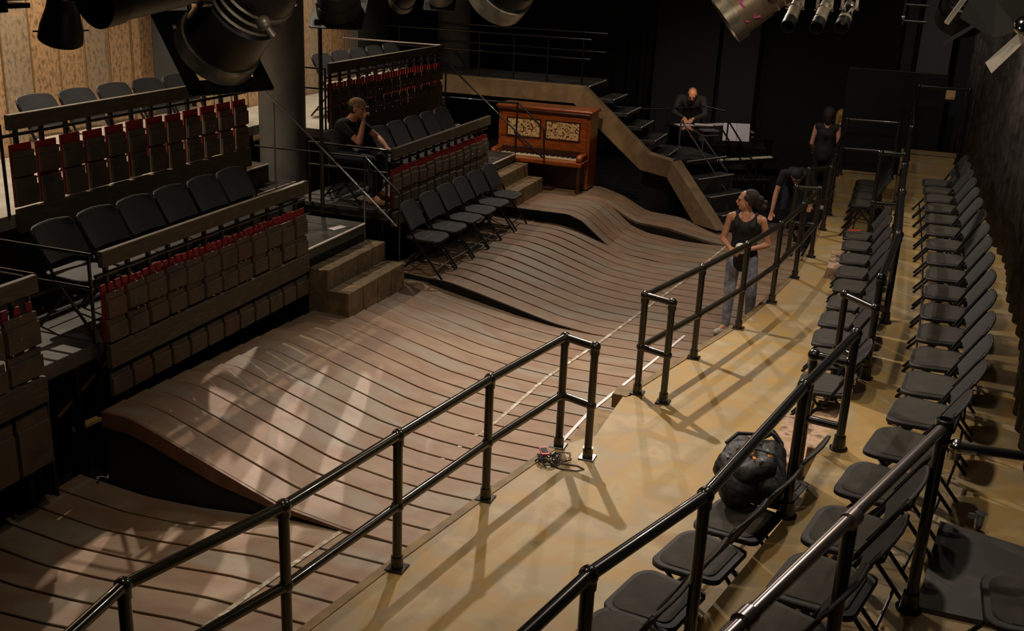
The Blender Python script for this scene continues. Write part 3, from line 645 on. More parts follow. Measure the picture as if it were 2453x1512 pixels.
# left chairs
def rowL(X,ys,z,proto,used,names,group):
    for i,yy in enumerate(ys): put(proto,used,(X,yy,z+.0006),random.uniform(-.03,.03),names(i),group)
ups=[7.02+.49*i for i in range(5)]
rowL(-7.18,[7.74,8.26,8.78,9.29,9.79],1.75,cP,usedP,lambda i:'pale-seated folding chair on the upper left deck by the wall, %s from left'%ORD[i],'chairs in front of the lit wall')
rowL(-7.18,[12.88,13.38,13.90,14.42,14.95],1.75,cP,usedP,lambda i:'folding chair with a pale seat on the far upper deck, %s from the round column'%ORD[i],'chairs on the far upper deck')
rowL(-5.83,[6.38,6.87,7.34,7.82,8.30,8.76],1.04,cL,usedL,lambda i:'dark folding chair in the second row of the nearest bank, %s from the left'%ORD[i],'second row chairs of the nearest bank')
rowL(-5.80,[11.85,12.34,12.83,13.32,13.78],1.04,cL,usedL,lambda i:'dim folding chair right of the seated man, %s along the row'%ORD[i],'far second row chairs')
SY=[10.98,11.51,12.03,12.51,13.0]
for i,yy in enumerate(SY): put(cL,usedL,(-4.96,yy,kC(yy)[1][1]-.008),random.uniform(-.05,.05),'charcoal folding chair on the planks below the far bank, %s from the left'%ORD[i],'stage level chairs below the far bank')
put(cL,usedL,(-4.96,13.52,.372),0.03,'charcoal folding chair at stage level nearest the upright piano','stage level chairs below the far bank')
t=MB(); Rm=Matrix.Rotation(.5,3,'Z'); t.bevbox(at(808,546,1.053)+Vector((0,0,.002)),(.10,.2,.003),.001,Matrix.Rotation(-.25,3,'Z')); tag(t.obj('paper_sheet','paper'),'small white paper lying on the dark aisle landing','paper')
# ------------------------------------------------------------------ upright piano
pr=thing('upright_piano','warm brown upright piano with two ivory fretwork panels at the back of the stage','piano',(-5.11,15.5,.5))
W=1.48
MB().bevbox((0,.36,.60),(W,.42,1.16),.01).obj('case','pianowood',pr)
MB().bevbox((0,.34,1.20),(W+.06,.50,.05),.015).obj('lid','pianowood',pr)
MB().bevbox((0,.10,1.165),(W+.02,.06,.03),.008).obj('cornice','pianodark',pr)
MB().bevbox((0,.135,.80),(W-.1,.03,.62),.006).obj('front_panel','pianowood',pr)
for sx_ in(-1,1):
    g=MB().bevbox((sx_*.315,.112,.895),(.52,.012,.26),.003).obj('fretwork_panel','fret',pr)
    fr=MB(); 
    for (cx,cz,wx,wz) in ((0,.14,.56,.018),(0,-.14,.56,.018),(-.27,0,.018,.30),(.27,0,.018,.30)): fr.bevbox((sx_*.315+cx,.108,.895+cz),(wx,.02,wz),.003)
    fr.obj('panel_frame','pianodark',pr)
MB().bevbox((0,-.05,.46),(W,.38,.07),.01).obj('key_bed','pianowood',pr)
MB().bevbox((0,.10,.555),(W-.14,.04,.10),.005).obj('fallboard','pianodark',pr)
k=MB()
for i in range(52): k.bevbox((-.61+.0235*(i+.5),-.02,.508),(.0222,.15,.02),.002)
k.obj('white_keys','ivory',pr)
k=MB()
for i in range(51):
    if i%7 in (1,4): continue
    k.bevbox((-.61+.0235*(i+1),.012,.525),(.012,.09,.018),.002)
k.obj('black_keys','blackkey',pr)
for sx_ in(-1,1):
    a=MB().bevbox((sx_*(W/2-.055),-.02,.54),(.09,.30,.12),.02); a.ball((sx_*(W/2-.055),-.17,.54),.05,14,10); a.obj('cheek_block','pianowood',pr,True)
    a=MB().lathe([(.035,-.0),(.04,.04),(.03,.10),(.045,.3),(.03,.38),(.05,.43)],Matrix.Identity(3),(sx_*(W/2-.06),-.16,0),16); a.obj('leg','pianodark',pr,True)
MB().bevbox((0,.13,.22),(W-.12,.02,.38),.004).obj('lower_panel','pianodark',pr)
MB().bevbox((0,.0,.03),(.5,.2,.05),.006).obj('pedal_board','pianodark',pr)
# ------------------------------------------------------------------ zigzag platform, beam, stairs
YZ=16.32
def Z(x,y): p=ony(x,y,YZ); return Vector((p.x,0,p.z))
D=Vector((.86,-.5,0))
root=thing('zigzag_beam','long zigzag brown painted beam stepping down from the high platform to the stage','beam',(0,YZ,0))
up=[Vector((-8.3,0,1.99)),Vector((-4.72,0,1.99)),Vector((-3.60,0,1.06)),Vector((-3.22,0,.98))]
lo=[Vector((-8.3,0,1.72)),Vector((-4.86,0,1.73)),Vector((-3.72,0,.80)),Vector((-3.28,0,.72))]
for i in range(3):
    m=MB(); m.slab([up[i],up[i+1],lo[i+1],lo[i]],(0,.22,0)); fixn(m.obj('beam_segment','beam',root))
e1=up[3]+D*1.02; e1.z=.10; e0=lo[3]+D*.64; e0.z=.12
m=MB(); m.slab([up[3],e1,e0,lo[3]],(.11,.19,0)); fixn(m.obj('beam_segment','beam',root))
hp=thing('high_platform','dark high platform with railing behind the upright piano','platform',(-6.5,YZ+.25,1.99))
MB().bx(-1.8,1.80,0,1.15,-.12,0).obj('deck_board','deck',hp); 
MB().bx(-1.8,1.6,1.0,1.05,-2.1,-.12).obj('masking','curtain',hp)
MB().bevbox((1.81,.5,-.01),(.02,1.0,.02),.003).obj('nosing','nosing',hp)
r=thing('platform_railing','thin black railing with uprights along the high platform','railing',(-6.5,YZ+.3,1.99))
for zz in (.70,.40): MB().tube((-1.8,0,zz),(1.78,0,zz),.017,n=10).obj('rail','railblack',r,True)
for zz in (.70,.40): MB().tube((-1.8,.95,zz+.04),(1.78,.95,zz+.04),.017,n=10).obj('rail','railblack',r,True)
for xx in (-1.55,-.1,.5,1.08,1.66):
    MB().tube((xx,0,0),(xx,0,.70),.017,n=10).obj('post','railblack',r,True)
us=thing('upper_stair','dark upper flight of steps with bright edges behind the zigzag beam','stairs',(-4.6,YZ+.7,1.0))
for i in range(5):
    x=-4.55+.24*i; z=1.99-.195*(i+1)+.0
    MB().bevbox((x+.12+4.6,.05,z-1.0-.03),(.26,.85,.06),.004).obj('tread','deck',us)
    MB().bevbox((x+.255+4.6,.05,z-1.0),(.014,.85,.016),.002).obj('nosing','nosing',us)
ld=thing('stair_landing','dark grey stair landing between the two flights, below the music desk','landing',(-3.5,YZ+.25,.95))
pA=at(1632,389,.96); pB=at(1722,376,.96)
poly=[(-3.75,YZ+.23),(-3.2,YZ+.23),(pB.x-.02,pB.y),(-3.2,17.9),(-3.75,17.9)]
MB().prism([(x+3.5,y-YZ-.25) for x,y in poly],-.08,.01).obj('deck_board','deck',ld)
MB().prism([(x+3.5+.06,y-YZ-.25+.05) for x,y in [(-3.8,YZ+.3),(-3.35,YZ+.3),(-3.0,17.2),(-3.3,17.8),(-3.8,17.8)]],-1.1,-.08).obj('masking','curtain',ld)
ls=thing('lower_stair','dark lower flight of steps with bright edges beside the piano bench','stairs',(-2.9,16.6,0))
E=Vector((.5,.87,0))
for i in range(4):
    z=.96-.235*i; o_=Vector((-3.16,YZ+.12,0))+D*(.02+.27*i)+E*.22; 
    w_=[.95,.85,.95,.6][i]
    Rz=Matrix.Rotation(math.atan2(D.y,D.x),3,'Z')
    c=o_+E*(w_/2)+D*(-.14)
    if i: MB().bevbox(Vector((c.x+2.9,c.y-16.6,z/2-.02)),(.28,w_,z+.04-.03),.004,Rz).obj('tread','deck',ls)
    c=o_+E*(w_/2); MB().bevbox(Vector((c.x+2.9,c.y-16.6,z-.012)),(.014,w_,.016),.002,Rz).obj('nosing','nosing',ls)
hs=[((1632,288),(1738,455),17.0,((1632,289),(1632,385))),((1685,330),(1742,411),17.4,None),((1745,290),(1812,400),18.0,None),((1730,310),(1800,425),17.8,None)]
for i,(a,b_,Y,ex) in enumerate(hs):
    thinrail('thin sloping stair handrail over the lower flight, %s from the left'%ORD[i],[YP(*a,Y),YP(*b_,Y)],r=.014,m='steel' if i<2 else 'railblack',posts=[(YP(*a,Y),.96 if i<2 else -.16),(YP(*b_,Y),-.16)])
thinrail('level thin handrail above the stair landing in front of the bald man',[YP(1455,255,17.8),YP(1570,262,17.8),YP(1690,255,17.85),YP(1737,266,17.88)],r=.013,posts=[(YP(1570,262,17.8),.96)])
# ------------------------------------------------------------------ grand piano, desk, bench
gp=thing('grand_piano','black grand piano with white keys and open sheet music behind the lower stair','piano',(-2.55,18.78,0),.83)
out=[(-.75,0),(.75,0),(.75,.5),(.72,1.2),(.55,1.6),(.2,1.85),(-.2,1.8),(-.3,1.4),(-.5,1.1),(-.72,.8)]
MB().prism(out,.66,.98).obj('case','gloss',gp); MB().prism([(x*.97,y*.97+.02) for x,y in out],.985,1.0).obj('lid','gloss',gp)
MB().bevbox((0,-.1,.68),(1.5,.26,.07),.01).obj('key_bed','gloss',gp)
k=MB()
for i in range(52): k.bevbox((-.61+.0235*(i+.5),-.12,.725),(.0222,.15,.02),.002)
k.obj('white_keys','ivory',gp)
k=MB()
for i in range(51):
    if i%7 in (1,4): continue
    k.bevbox((-.61+.0235*(i+1),-.085,.742),(.012,.09,.018),.002)
k.obj('black_keys','blackkey',gp)
for (x,y) in ((-.6,.1),(.6,.1),(0,1.6)): MB().tube((x,y,0),(x,y,.66),.045,.06,n=14).obj('leg','gloss',gp,True)
MB().bevbox((0,.10,1.06),(.62,.02,.16),.004,Matrix.Rotation(-.25,3,'X')).obj('music_desk','gloss',gp)
MB().bevbox((.70,.75,1.04),(.05,.5,.03),.004).obj('lid_edge','timber',gp)
sm=thing('sheet_music','pair of open white music sheets standing on the grand piano','sheet music',ony(1764,317,18.45),.35)
for s_ in(-1,1): MB().bevbox((s_*.115,0,0),(.225,.006,.30),.002,Matrix.Rotation(-.2,3,'X')@Matrix.Rotation(s_*.1,3,'Z')).obj('page','paper',sm)
for i,(x,y,a,m,l) in enumerate(((1640,299,.7,'paper',"open white score under the bald man's hands"),(1686,299,.3,'paper',"loose white sheets on the piano lid right of the bald man's hands"),(1722,298,.9,'paper','white sheet on the piano lid behind the music desk'))):
    q=at(x,y,1.004+.003*i); tag(MB().bevbox(q+Vector((0,0,.001)),(.34,.24,.003),.001,Matrix.Rotation(a,3,'Z')).obj('score_sheet',m),l,'paper')
q=at(1697,314,1.02)
for i,(m,l) in enumerate((('pianodark','dark covered book at the bottom of the stack on the grand piano'),('grey','grey covered book on top of the stack on the grand piano'))):
    tag(MB().bevbox((q.x+.01*i,q.y,1.012+.024*i+.001),(.30,.22,.022),.003,Matrix.Rotation(.5+.2*i,3,'Z')).obj('score_book',m),l,'book')
q=at(1797,421,.48); bn=thing('piano_bench','black tufted leather piano bench below the grand piano keys','bench',(q.x-.05,q.y-.05,0),.5)
MB().bevbox((0,0,.42),(.74,.36,.10),.03).obj('seat','leather',bn,True)
for i in range(4):
    for j in range(2): MB().ball((-.27+.18*i,-.08+.16*j,.474),.022,10,6,(1,1,.4)).obj('tufting_button','leather',bn,True)
for (x,y) in((-.33,-.14),(.33,-.14),(-.33,.14),(.33,.14)): MB().bx(x-.025,x+.025,y-.025,y+.025,0,.37).obj('leg','gloss',bn)
dl=thing('music_stand_lamp','small black gooseneck lamp at the left end of the grand piano','lamp',(at(1592,300,1.0).x+.1,at(1592,300,1.0).y-.1,1.0))
MB().tube((0,0,0),(0,0,.02),.06,n=16).obj('base','lampblack',dl,True); MB().path([(0,0,.02),(-.05,0,.2),(-.02,-.05,.33),(.12,-.08,.36)],.008,8).obj('neck','lampblack',dl,True); MB().tube((.1,-.08,.37),(.2,-.09,.34),.02,.035,n=14).obj('shade','lampblack',dl,True)
# ------------------------------------------------------------------ back flats and curtains
def curtain(pts,z0,z1,name,m,label,amp=.05,wl=.18):
    P=[Vector((p[0],p[1],0)) for p in pts]; S=[]; 
    for i in range(len(P)-1):
        d=P[i+1]-P[i]; n=max(2,int(d.length/.02))
        for j in range(n): S.append((P[i]+d*j/n,Vector((-d.y,d.x,0)).normalized()))
    vs=[];fs=[];s=0; ph=0
    for i,(p,nn) in enumerate(S):
        if i: s+=(p-S[i-1][0]).length
        ph=s/wl*2*math.pi+1.1*math.sin(s*1.7)+.7*math.sin(s*4.1); a=amp*(.7+.4*math.sin(s*2.3))
        for k,z in enumerate((z0,(z0+z1)/2,z1)):
            o_=nn*(a*math.sin(ph)*(1-.25*k)); vs.append((p.x+o_.x,p.y+o_.y,z))
    n=len(S)
    for i in range(n-1):
        for k in range(2): a=i*3+k; fs.append((a,a+3,a+4,a+1))
    o=MB().add(vs,fs).obj(name,m,None,'all'); md=o.modifiers.new('t','SOLIDIFY'); md.thickness=.006
    return tag(o,label,'curtain')
curtain([(1.0,19.9),(1.2,16.2),(1.34,12.9),(1.32,10.6),(1.24,8.9),(1.14,7.6),(1.1,6.5),(1.16,5.3),(1.35,4.3)],TZ+.01,5.6,'stage_curtain','curtain2','long pleated black curtain behind the right-hand row of chairs',.07,.34)
curtain([(-8.4,22.2),(-4.9,22.1)],0,6,'stage_curtain','curtain','pleated black curtain behind the high platform',.06,.3)
for i,(x0,x1,Y,z0,z1,m,l) in enumerate(((-4.8,-3.55,21.6,0,6.2,'greyflat','tall charcoal flat right of the pleated back curtain'),(-3.45,-2.75,21.5,0,6.2,'greyflat','narrow charcoal flat in the middle of the back wall'),(-2.7,.2,21.9,0,6.2,'flat','wide black flat behind the woman with long hair'))):
    tag(MB().bx(x0,x1,Y,Y+.05,z0,z1).obj('scenery_flat',m),l,'flat','scenery flats on the back wall')
a=ony(2034,163,19.6); b_=ony(2273,186,19.6)
bt_=thing('control_booth','low black booth wall with a highlighted top edge at the far right','booth',((a.x+b_.x)/2,19.6,1.06))
MB().bx(-(b_.x-a.x)/2,(b_.x-a.x)/2,-.04,.0,-1.1,a.z-1.06).obj('front_panel','flat',bt_); MB().bevbox((0,-.02,a.z-1.06+.008),(b_.x-a.x,.06,.016),.003).obj('top_edge','lampdark',bt_)  # paler strip paints in the highlight along the booth's top edge
tag(MB().bx(ony(2211,60,21).x,ony(2290,60,21).x,21,21.05,1.6,5).obj('scenery_flat','pier'),'dark grey panel above the booth beside the curtain','flat','scenery flats on the back wall')
tag(MB().bx(ony(2172,60,21).x,ony(2198,60,21).x,21,21.05,1.6,5).obj('scenery_flat','greyflat'),'narrow grey strip panel above the booth','flat','scenery flats on the back wall')
q=ony(2277,226,19.0); bx_=thing('wall_box','small pale wooden box on a black bracket by the curtain edge','box',(q.x,19.0,q.z-.1))
MB().bevbox((0,0,.1),(.14,.1,.18),.01).obj('box_body','timber',bx_); MB().bevbox((0,0,-.005),(.18,.12,.02),.004).obj('bracket','lampblack',bx_)
# ------------------------------------------------------------------ people
def person(label,loc,rz,J,cl,hd=(0,-1,0),hu=(0,0,1),hair='hair',hairfn=None,cap=None,scale=1,shirt='blackcloth',pants='jeans',shoe='shoe',sleeve='tank',legs=True,hands=None,fem=True):
    root=thing('person',label,'person',loc,rz); root.scale=(scale,)*3
    V=lambda k: Vector(J[k])
    f=Vector(hd).normalized(); u=Vector(hu).normalized(); u=(u-f*u.dot(f)).normalized(); s=f.cross(u)
    HR=Matrix((s,-f,u)).transposed()   # local x=side, y=back, z=up
    h=V('head')
    m=MB(); r=.9 if fem else 1.0
    def hp(x,y,z): return h+s*x+f*y+u*z
    m.ball(hp(0,-.012,.025),.088,20,14,(.88,1.08,1.0),HR); m.ball(hp(0,.012,-.02),.075,20,14,(.86,1.02,1.2),HR)
    m.ball(hp(0,.045,-.078),.034,14,10,(1.15,1,.9),HR)                # chin
    m.caps(hp(0,.088,.012),hp(0,.103,-.022),.008,.0125); m.ball(hp(0,.092,-.03),.012,10,8)   # nose
    m.caps(hp(-.016,.088,-.052),hp(.016,.088,-.052),.008,.008)        # lips
    m.caps(hp(-.04,.076,.026),hp(.04,.076,.026),.012,.012)            # brow
    for sd in(-1,1): m.ball(hp(sd*.078,-.005,-.005),.02,10,8,(.4,.9,1.5),HR)
    nb=V('neck'); m.caps(h-u*.05-f*.015,nb,.052*r,.06*r)
    ch=V('chest'); pe=V('pelvis'); wa=(ch+pe)/2
    shl,shr=V('shl'),V('shr'); sv=(shl-shr).normalized()
    m.caps(nb-Vector((0,0,.01)),ch,.07,.10); m.caps(shr+(shl-shr)*.12,shl-(shl-shr)*.12,.055*r+.01,.055*r+.01)
    hl,hr=V('hl'),V('hr')
    def trunk(mm,g,low=True):
        for t_ in (-.055,.055): mm.caps(ch+sv*t_*1.1+Vector((0,0,.02)),wa+sv*t_*.75,.098*r+g,.085*r+g)
        for t_ in (-.05,.05): mm.caps(wa+sv*t_,pe+sv*t_*1.2,.088*r+g,.10*r+g)
    trunk(m,0)
    for a,e,w_ in(('shl','el','wl'),('shr','er','wr')):
        A,Eo,Wr=V(a),V(e),V(w_)
        m.caps(A,Eo,.047*r,.037*r); m.caps(Eo,Eo+(Wr-Eo)*.35,.037*r,.038*r); m.caps(Eo+(Wr-Eo)*.35,Wr,.038*r,.024*r)
        d=(Wr-Eo).normalized(); hk=hands.get(w_) if hands else None
        d=Vector(hk[0]).normalized() if hk else d; pn=Vector(hk[1]).normalized() if hk else d.cross(sv).normalized(); curl=hk[2] if hk else .5
        sd_=d.cross(pn).normalized(); pc=Wr+d*.045
        for t_ in(-.025,-.008,.009,.026): m.caps(Wr+d*.01+sd_*t_*.6,Wr+d*.085+sd_*t_,.0145,.011)
        for i_,(t_,ln) in enumerate(((-.029,.034),(-.0095,.042),(.0105,.039),(.030,.030))):
            k0=Wr+d*.088+sd_*t_; d1=(d*math.cos(curl)+pn*math.sin(curl)); d2=(d*math.cos(curl*2.1)+pn*math.sin(curl*2.1))
            k1=k0+d1*ln; k2=k1+d2*ln*.85; m.caps(k0,k1,.0092,.0085); m.caps(k1,k2,.0085,.0072)
        th=Wr+d*.03-sd_*.028; t1=th+(d*.7-sd_*.7+pn*.35).normalized()*.036; t2_=t1+(d*.9+pn*.5).normalized()*.03; m.caps(th,t1,.012,.0105); m.caps(t1,t2_,.0105,.0085)
    feet=[]
    for a,k_,an,to in(('hl','kl','al','tl'),('hr','kr','ar','tr')):
        A,K,An,To=V(a),V(k_),V(an),V(to)
        m.caps(A,K,.082*r,.052*r); m.caps(K,K+(An-K)*.35,.052*r,.052*r); m.caps(K+(An-K)*.35,An,.052*r,.034); m.caps(An,To,.034,.026); feet.append((An,To))
    def rm(o,vx,sm=3):
        md=o.modifiers.new('r','REMESH'); md.mode='VOXEL'; md.voxel_size=vx; md.use_smooth_shade=True
        md=o.modifiers.new('s','SMOOTH'); md.factor=.5; md.iterations=sm; return o
    rm(m.obj('body','skin',root,'all'),.0075,2)
    # clothes
    g=.012; m=MB(); trunk(m,g)
    if sleeve=='shell':
        m.caps(shr+(shl-shr)*.1,shl-(shl-shr)*.1,.068,.068); m.caps(nb-Vector((0,0,.04)),ch,.075,.12); m.caps(pe+Vector((0,0,.02)),pe-Vector((0,0,.07)),.135*r,.145*r)
    elif sleeve=='tank':
        for sh in (shl,shr):
            q_=sh+(nb-sh)*.40+Vector((0,0,.038)); lat=(sh-(shl+shr)/2).normalized()
            for yy in (-.1,.085): m.caps(q_,ch+lat*.085+Vector((0,yy,.055)),.024,.036)
        m.caps(ch+sv*.06+Vector((0,.008,.015)),ch-sv*.06+Vector((0,.008,.015)),.118,.118)
        m.caps(pe+Vector((0,0,.02)),pe-Vector((0,0,.07)),.135*r,.145*r)
    else:
        m.caps(shr+(shl-shr)*.08,shl-(shl-shr)*.08,.07,.07); m.caps(nb-Vector((0,0,.03)),ch,.075,.105)
        for a,e,w_ in(('shl','el','wl'),('shr','er','wr')):
            A,Eo,Wr=V(a),V(e),V(w_); fr=.55 if sleeve=='short' else 1
            m.caps(A,A+(Eo-A)*fr,.062,.056 if sleeve=='short' else .048)
            if sleeve=='long': m.caps(Eo,Wr-(Wr-Eo)*.08,.048,.034)
        m.caps(pe+Vector((0,0,.05)),pe-Vector((0,0,.02)),.135*r,.14*r)
    rm(m.obj('shirt',shirt,root,'all'),.011,7)
    m=MB(); m.caps(pe+sv*-.05-Vector((0,0,.0)),pe+sv*.05,.118*r,.118*r)
    for a,k_,an in(('hl','kl','al'),('hr','kr','ar')):
        A,K,An=V(a),V(k_),V(an); m.caps(A,K,.095*r,.065); m.caps(K,An-(An-K)*.02,.065,.047)
    rm(m.obj('trousers',pants,root,'all'),.011,3)
    for An,To in feet:
        m=MB(); d=(To-An); d.z=0; d.normalize(); b0=Vector((An.x,An.y,To.z)); 
        m.caps(b0-d*.045,b0+d*.06,.038,.042); m.caps(b0+d*.06,b0+d*.16,.042,.034); m.caps(An-Vector((0,0,.02)),b0,.045,.042)
        rm(m.obj('shoe',shoe,root,'all'),.008,2)
    # face details
    m=MB(); 
    for sd in(-1,1): m.ball(hp(sd*.031,.083,.008),.0095,10,8)
    m.obj('eyes','eye',root,'all')
    MB().caps(hp(-.02,.093,-.052),hp(.02,.093,-.052),.006,.006).obj('mouth','lip',root,'all')
    if hair:
        m=MB(); hairfn(m,hp,HR)
        rm(m.obj('hair',hair,root,'all'),.008,2)
    if cap:
        m=MB(); m.ball(hp(0,-.012,.058),.094,20,12,(.95,1.1,.78),HR); m.caps(hp(-.045,.075,.05),hp(.045,.075,.05),.012,.012); m.caps(hp(-.038,.125,.036),hp(.038,.125,.036),.010,.010); m.caps(hp(0,.08,.05),hp(0,.14,.033),.012,.010)
        rm(m.obj('cap',cap,root,'all'),.009,1)
    return root
# woman with the tape: local facing -y
w0=at(1757,800,0); 
J=dict(head=(-.02,-.02,1.535),neck=(0,.0,1.385),chest=(0,0,1.22),pelvis=(0,.01,.93),shl=(.175,.0,1.335),shr=(-.175,.0,1.335),
 el=(.25,.05,1.06),wl=(.075,-.17,1.035),er=(-.235,-.0,1.07),wr=(-.10,-.20,1.03),
 hl=(.09,0,.90),hr=(-.09,0,.90),kl=(.135,.03,.49),kr=(-.095,-.03,.49),al=(.12,.20,.10),ar=(-.10,0,.09),tl=(.12,.08,.04),tr=(-.16,-.11,.035))
def hair1(m,hp,R):
    m.ball(hp(0,-.042,.035),.096,20,14,(.9,1.05,.98),R); m.ball(hp(0,-.12,-.01),.062,14,10,(1.1,1,1),R)
    for a_,b_,c_,r_ in ((.02,-.17,-.03,.045),(-.02,-.19,-.06,.035),(.03,-.15,-.07,.035),(0,-.2,-.01,.03),(-.03,-.14,.03,.04)): m.ball(hp(a_,b_,c_),r_,12,8)
    for sd in(-1,1): m.caps(hp(sd*.07,.02,.05),hp(sd*.075,-.04,-.03),.022,.02)
ww=person('woman in a black tank top and pale jeans holding a roll of white tape',(w0.x,w0.y,.0),-.05,J,None,hd=(-1,-.28,0),hairfn=hair1,hands={'wl':((-.8,-.4,.05),(0,-.3,-1),.9),'wr':((.55,-.5,0),(.2,.3,-1),.9)})
rt=Vector((w0.x-.0,w0.y-.24,1.055))
m=MB(); m.lathe([(.038,-.025),(.058,-.025),(.058,.025),(.038,.025),(.038,-.025)],Matrix.Rotation(math.pi/2,3,'X')@Matrix.Rotation(.5,3,'X'),rt,24)
tag(fixn(m.obj('tape_roll','tape',None,True)),'roll of white tape held by the standing woman','tape roll')
# seated man with camouflage cap (facing +x)
mx,my=-6.12,11.27
J=dict(head=(0,-.13,1.10),neck=(0,-.04,.955),chest=(0,.03,.84),pelvis=(0,.12,.53),shl=(.20,-.01,.925),shr=(-.20,.0,.925),
 el=(.24,-.28,.74),wl=(.10,-.46,.66),er=(-.17,-.23,.735),wr=(-.09,-.25,.975),
 hl=(.10,.08,.52),hr=(-.10,.08,.52),kl=(.13,-.36,.53),kr=(-.13,-.36,.53),al=(.13,-.33,.11),ar=(-.14,-.40,.11),tl=(.15,-.46,.045),tr=(-.16,-.52,.045))
def hair2(m,hp,R): m.ball(hp(0,-.03,.01),.09,18,12,(.92,1.0,.95),R)
person('seated man in a black shirt and camouflage cap resting his fist on his mouth',(mx,my,1.042),math.pi/2+.02,J,None,hd=(0,-1,-.05),hairfn=hair2,cap='camo',shirt='blackcloth',pants='darkjeans',shoe='boot',sleeve='short',fem=False,hands={'wr':((.25,-.1,.9),(.35,-1,0),1.25)})
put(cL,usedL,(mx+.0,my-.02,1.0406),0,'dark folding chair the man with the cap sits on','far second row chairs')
# bald man bending over the scores (facing -y)
J=dict(head=(.02,-.33,1.40),neck=(0,-.22,1.30),chest=(0,-.12,1.22),pelvis=(0,.12,.95),shl=(.21,-.14,1.30),shr=(-.21,-.14,1.30),
 el=(.27,-.26,1.06),wl=(.08,-.42,1.0),er=(-.27,-.26,1.06),wr=(-.07,-.42,1.0),
 hl=(.10,.12,.92),hr=(-.10,.12,.92),kl=(.11,.10,.50),kr=(-.11,.10,.50),al=(.11,.14,.09),ar=(-.11,.14,.09),tl=(.12,-.0,.04),tr=(-.12,0,.04))
person('bald man in a charcoal shirt bending over the scores on the piano',(-3.80,20.72,0),.1,J,None,hd=(0,-.75,-.65),hu=(0,-.6,.8),hair=None,shirt='charcloth',pants='darkjeans',shoe='boot',sleeve='long',fem=False,scale=1.1,hands={'wl':((-.3,-.9,-.2),(0,0,-1),.4),'wr':((.3,-.9,-.2),(0,0,-1),.4)})
# woman seen from behind, and the blond person beside her
J0=dict(head=(0,-.02,1.555),neck=(0,.0,1.40),chest=(0,0,1.24),pelvis=(0,.01,.95),shl=(.17,.0,1.35),shr=(-.17,.0,1.35),
 el=(.21,.02,1.08),wl=(.16,-.14,.92),er=(-.21,.02,1.08),wr=(-.16,-.14,.92),
 hl=(.09,0,.92),hr=(-.09,0,.92),kl=(.10,-.02,.50),kr=(-.10,-.02,.50),al=(.10,0,.09),ar=(-.10,0,.09),tl=(.11,-.12,.04),tr=(-.11,-.12,.04))
def hair3(m,hp,R):
    m.ball(hp(0,-.02,.03),.103,20,14,(.95,1.0,1.0),R); m.caps(hp(0,-.06,0),hp(0,-.07,-.10),.085,.06)
    for sd in(-1,1): m.caps(hp(sd*.065,-.03,.02),hp(sd*.065,-.03,-.10),.04,.03)
p=ony(1988,262,19.3); pz=p.z-1.66
wbk=person('woman with dark bobbed hair in a black sleeveless top seen from behind',(p.x,19.3,-.15),math.pi,J0,None,hairfn=hair3,sleeve='shell',pants='blackcloth',shoe='shoe',scale=(p.z+.17)/1.66)
def hair4(m,hp,R):
    m.ball(hp(0,-.02,.03),.10,20,14,(.95,1.0,1.0),R); m.caps(hp(-.05,-.04,0),hp(-.06,-.05,-.26),.05,.035); m.caps(hp(.05,-.04,0),hp(.06,-.05,-.26),.05,.035); m.caps(hp(0,-.07,0),hp(0,-.08,-.25),.06,.04)
p=ony(2012,270,19.75); J1=dict(J0); J1['el']=(.24,-.10,1.10); J1['wl']=(.14,-.30,1.12)
person('person with long blond hair standing half hidden beside the woman seen from behind',(p.x+.03,19.95,-.15),.9,J1,None,hairfn=hair4,sleeve='short',hair='blond',shirt='blackcloth',pants='blackcloth',scale=(p.z+.17)/1.66)
# man bending down behind the far railing
q=at(1895,560,0); J=dict(head=(0,-.42,1.02),neck=(0,-.33,1.02),chest=(0,-.20,1.00),pelvis=(0,.15,.82),shl=(.20,-.25,1.02),shr=(-.20,-.25,1.02),
 el=(.30,-.30,.80),wl=(.25,-.42,.62),er=(-.27,-.32,.74),wr=(-.30,-.42,.46),
 hl=(.10,.15,.80),hr=(-.10,.15,.80),kl=(.12,-.02,.44),kr=(-.12,-.02,.44),al=(.12,.12,.09),ar=(-.12,.12,.09),tl=(.13,-.02,.04),tr=(-.13,-.02,.04))
c_=ony(1903,418,16.0)
person('man in a black T-shirt and dark cap bending down behind the far railing',(c_.x,16.42,.0),.1,J,None,hd=(0,-.8,-.6),hu=(0,-.5,.85),hair='hair',hairfn=hair2,cap='blackcloth',shirt='blackcloth',pants='darkjeans',shoe='shoe',sleeve='short',fem=False,scale=c_.z/1.05)
# ------------------------------------------------------------------ small things on the walkway
q=at(1310,1100,WZ); cb=thing('cable_tangle','tangle of black and reddish cords on the walkway by the railing','cable',(q.x,q.y,WZ))
rnd=random.Random(5)
def coil(n,rad,r_,ox,oy,h,m,nm):
    pts=[]; 
    for i in range(n): a=i*.55; rr_=rad*(.5+.5*rnd.random()); pts.append((ox+rr_*math.cos(a),oy+rr_*math.sin(a),.006+h*rnd.random()))
    MB().path(pts,r_,6).obj(nm,m,cb,True)
coil(60,.10,.0045,.03,-.05,.05,'bag','black_cord'); coil(24,.10,.003,.10,.02,.03,'pianodark','reddish_cord')
MB().path([(.06,-.1,.006),(.16,-.12,.006),(.26,-.10,.006),(.30,-.05,.006),(.24,-.02,.006),(.12,-.04,.006)],.0045,6).obj('black_cord','bag',cb,True)
ph=thing('mobile_phone','small phone in a red case lying on the cord tangle','phone',at(1303,1097,WZ)+Vector((0,0,.055)),.5)
MB().bevbox((0,0,0),(.065,.125,.014),.004).obj('case','redplastic',ph); MB().bevbox((0,0,.008),(.05,.085,.003),.001).obj('screen','screen',ph)
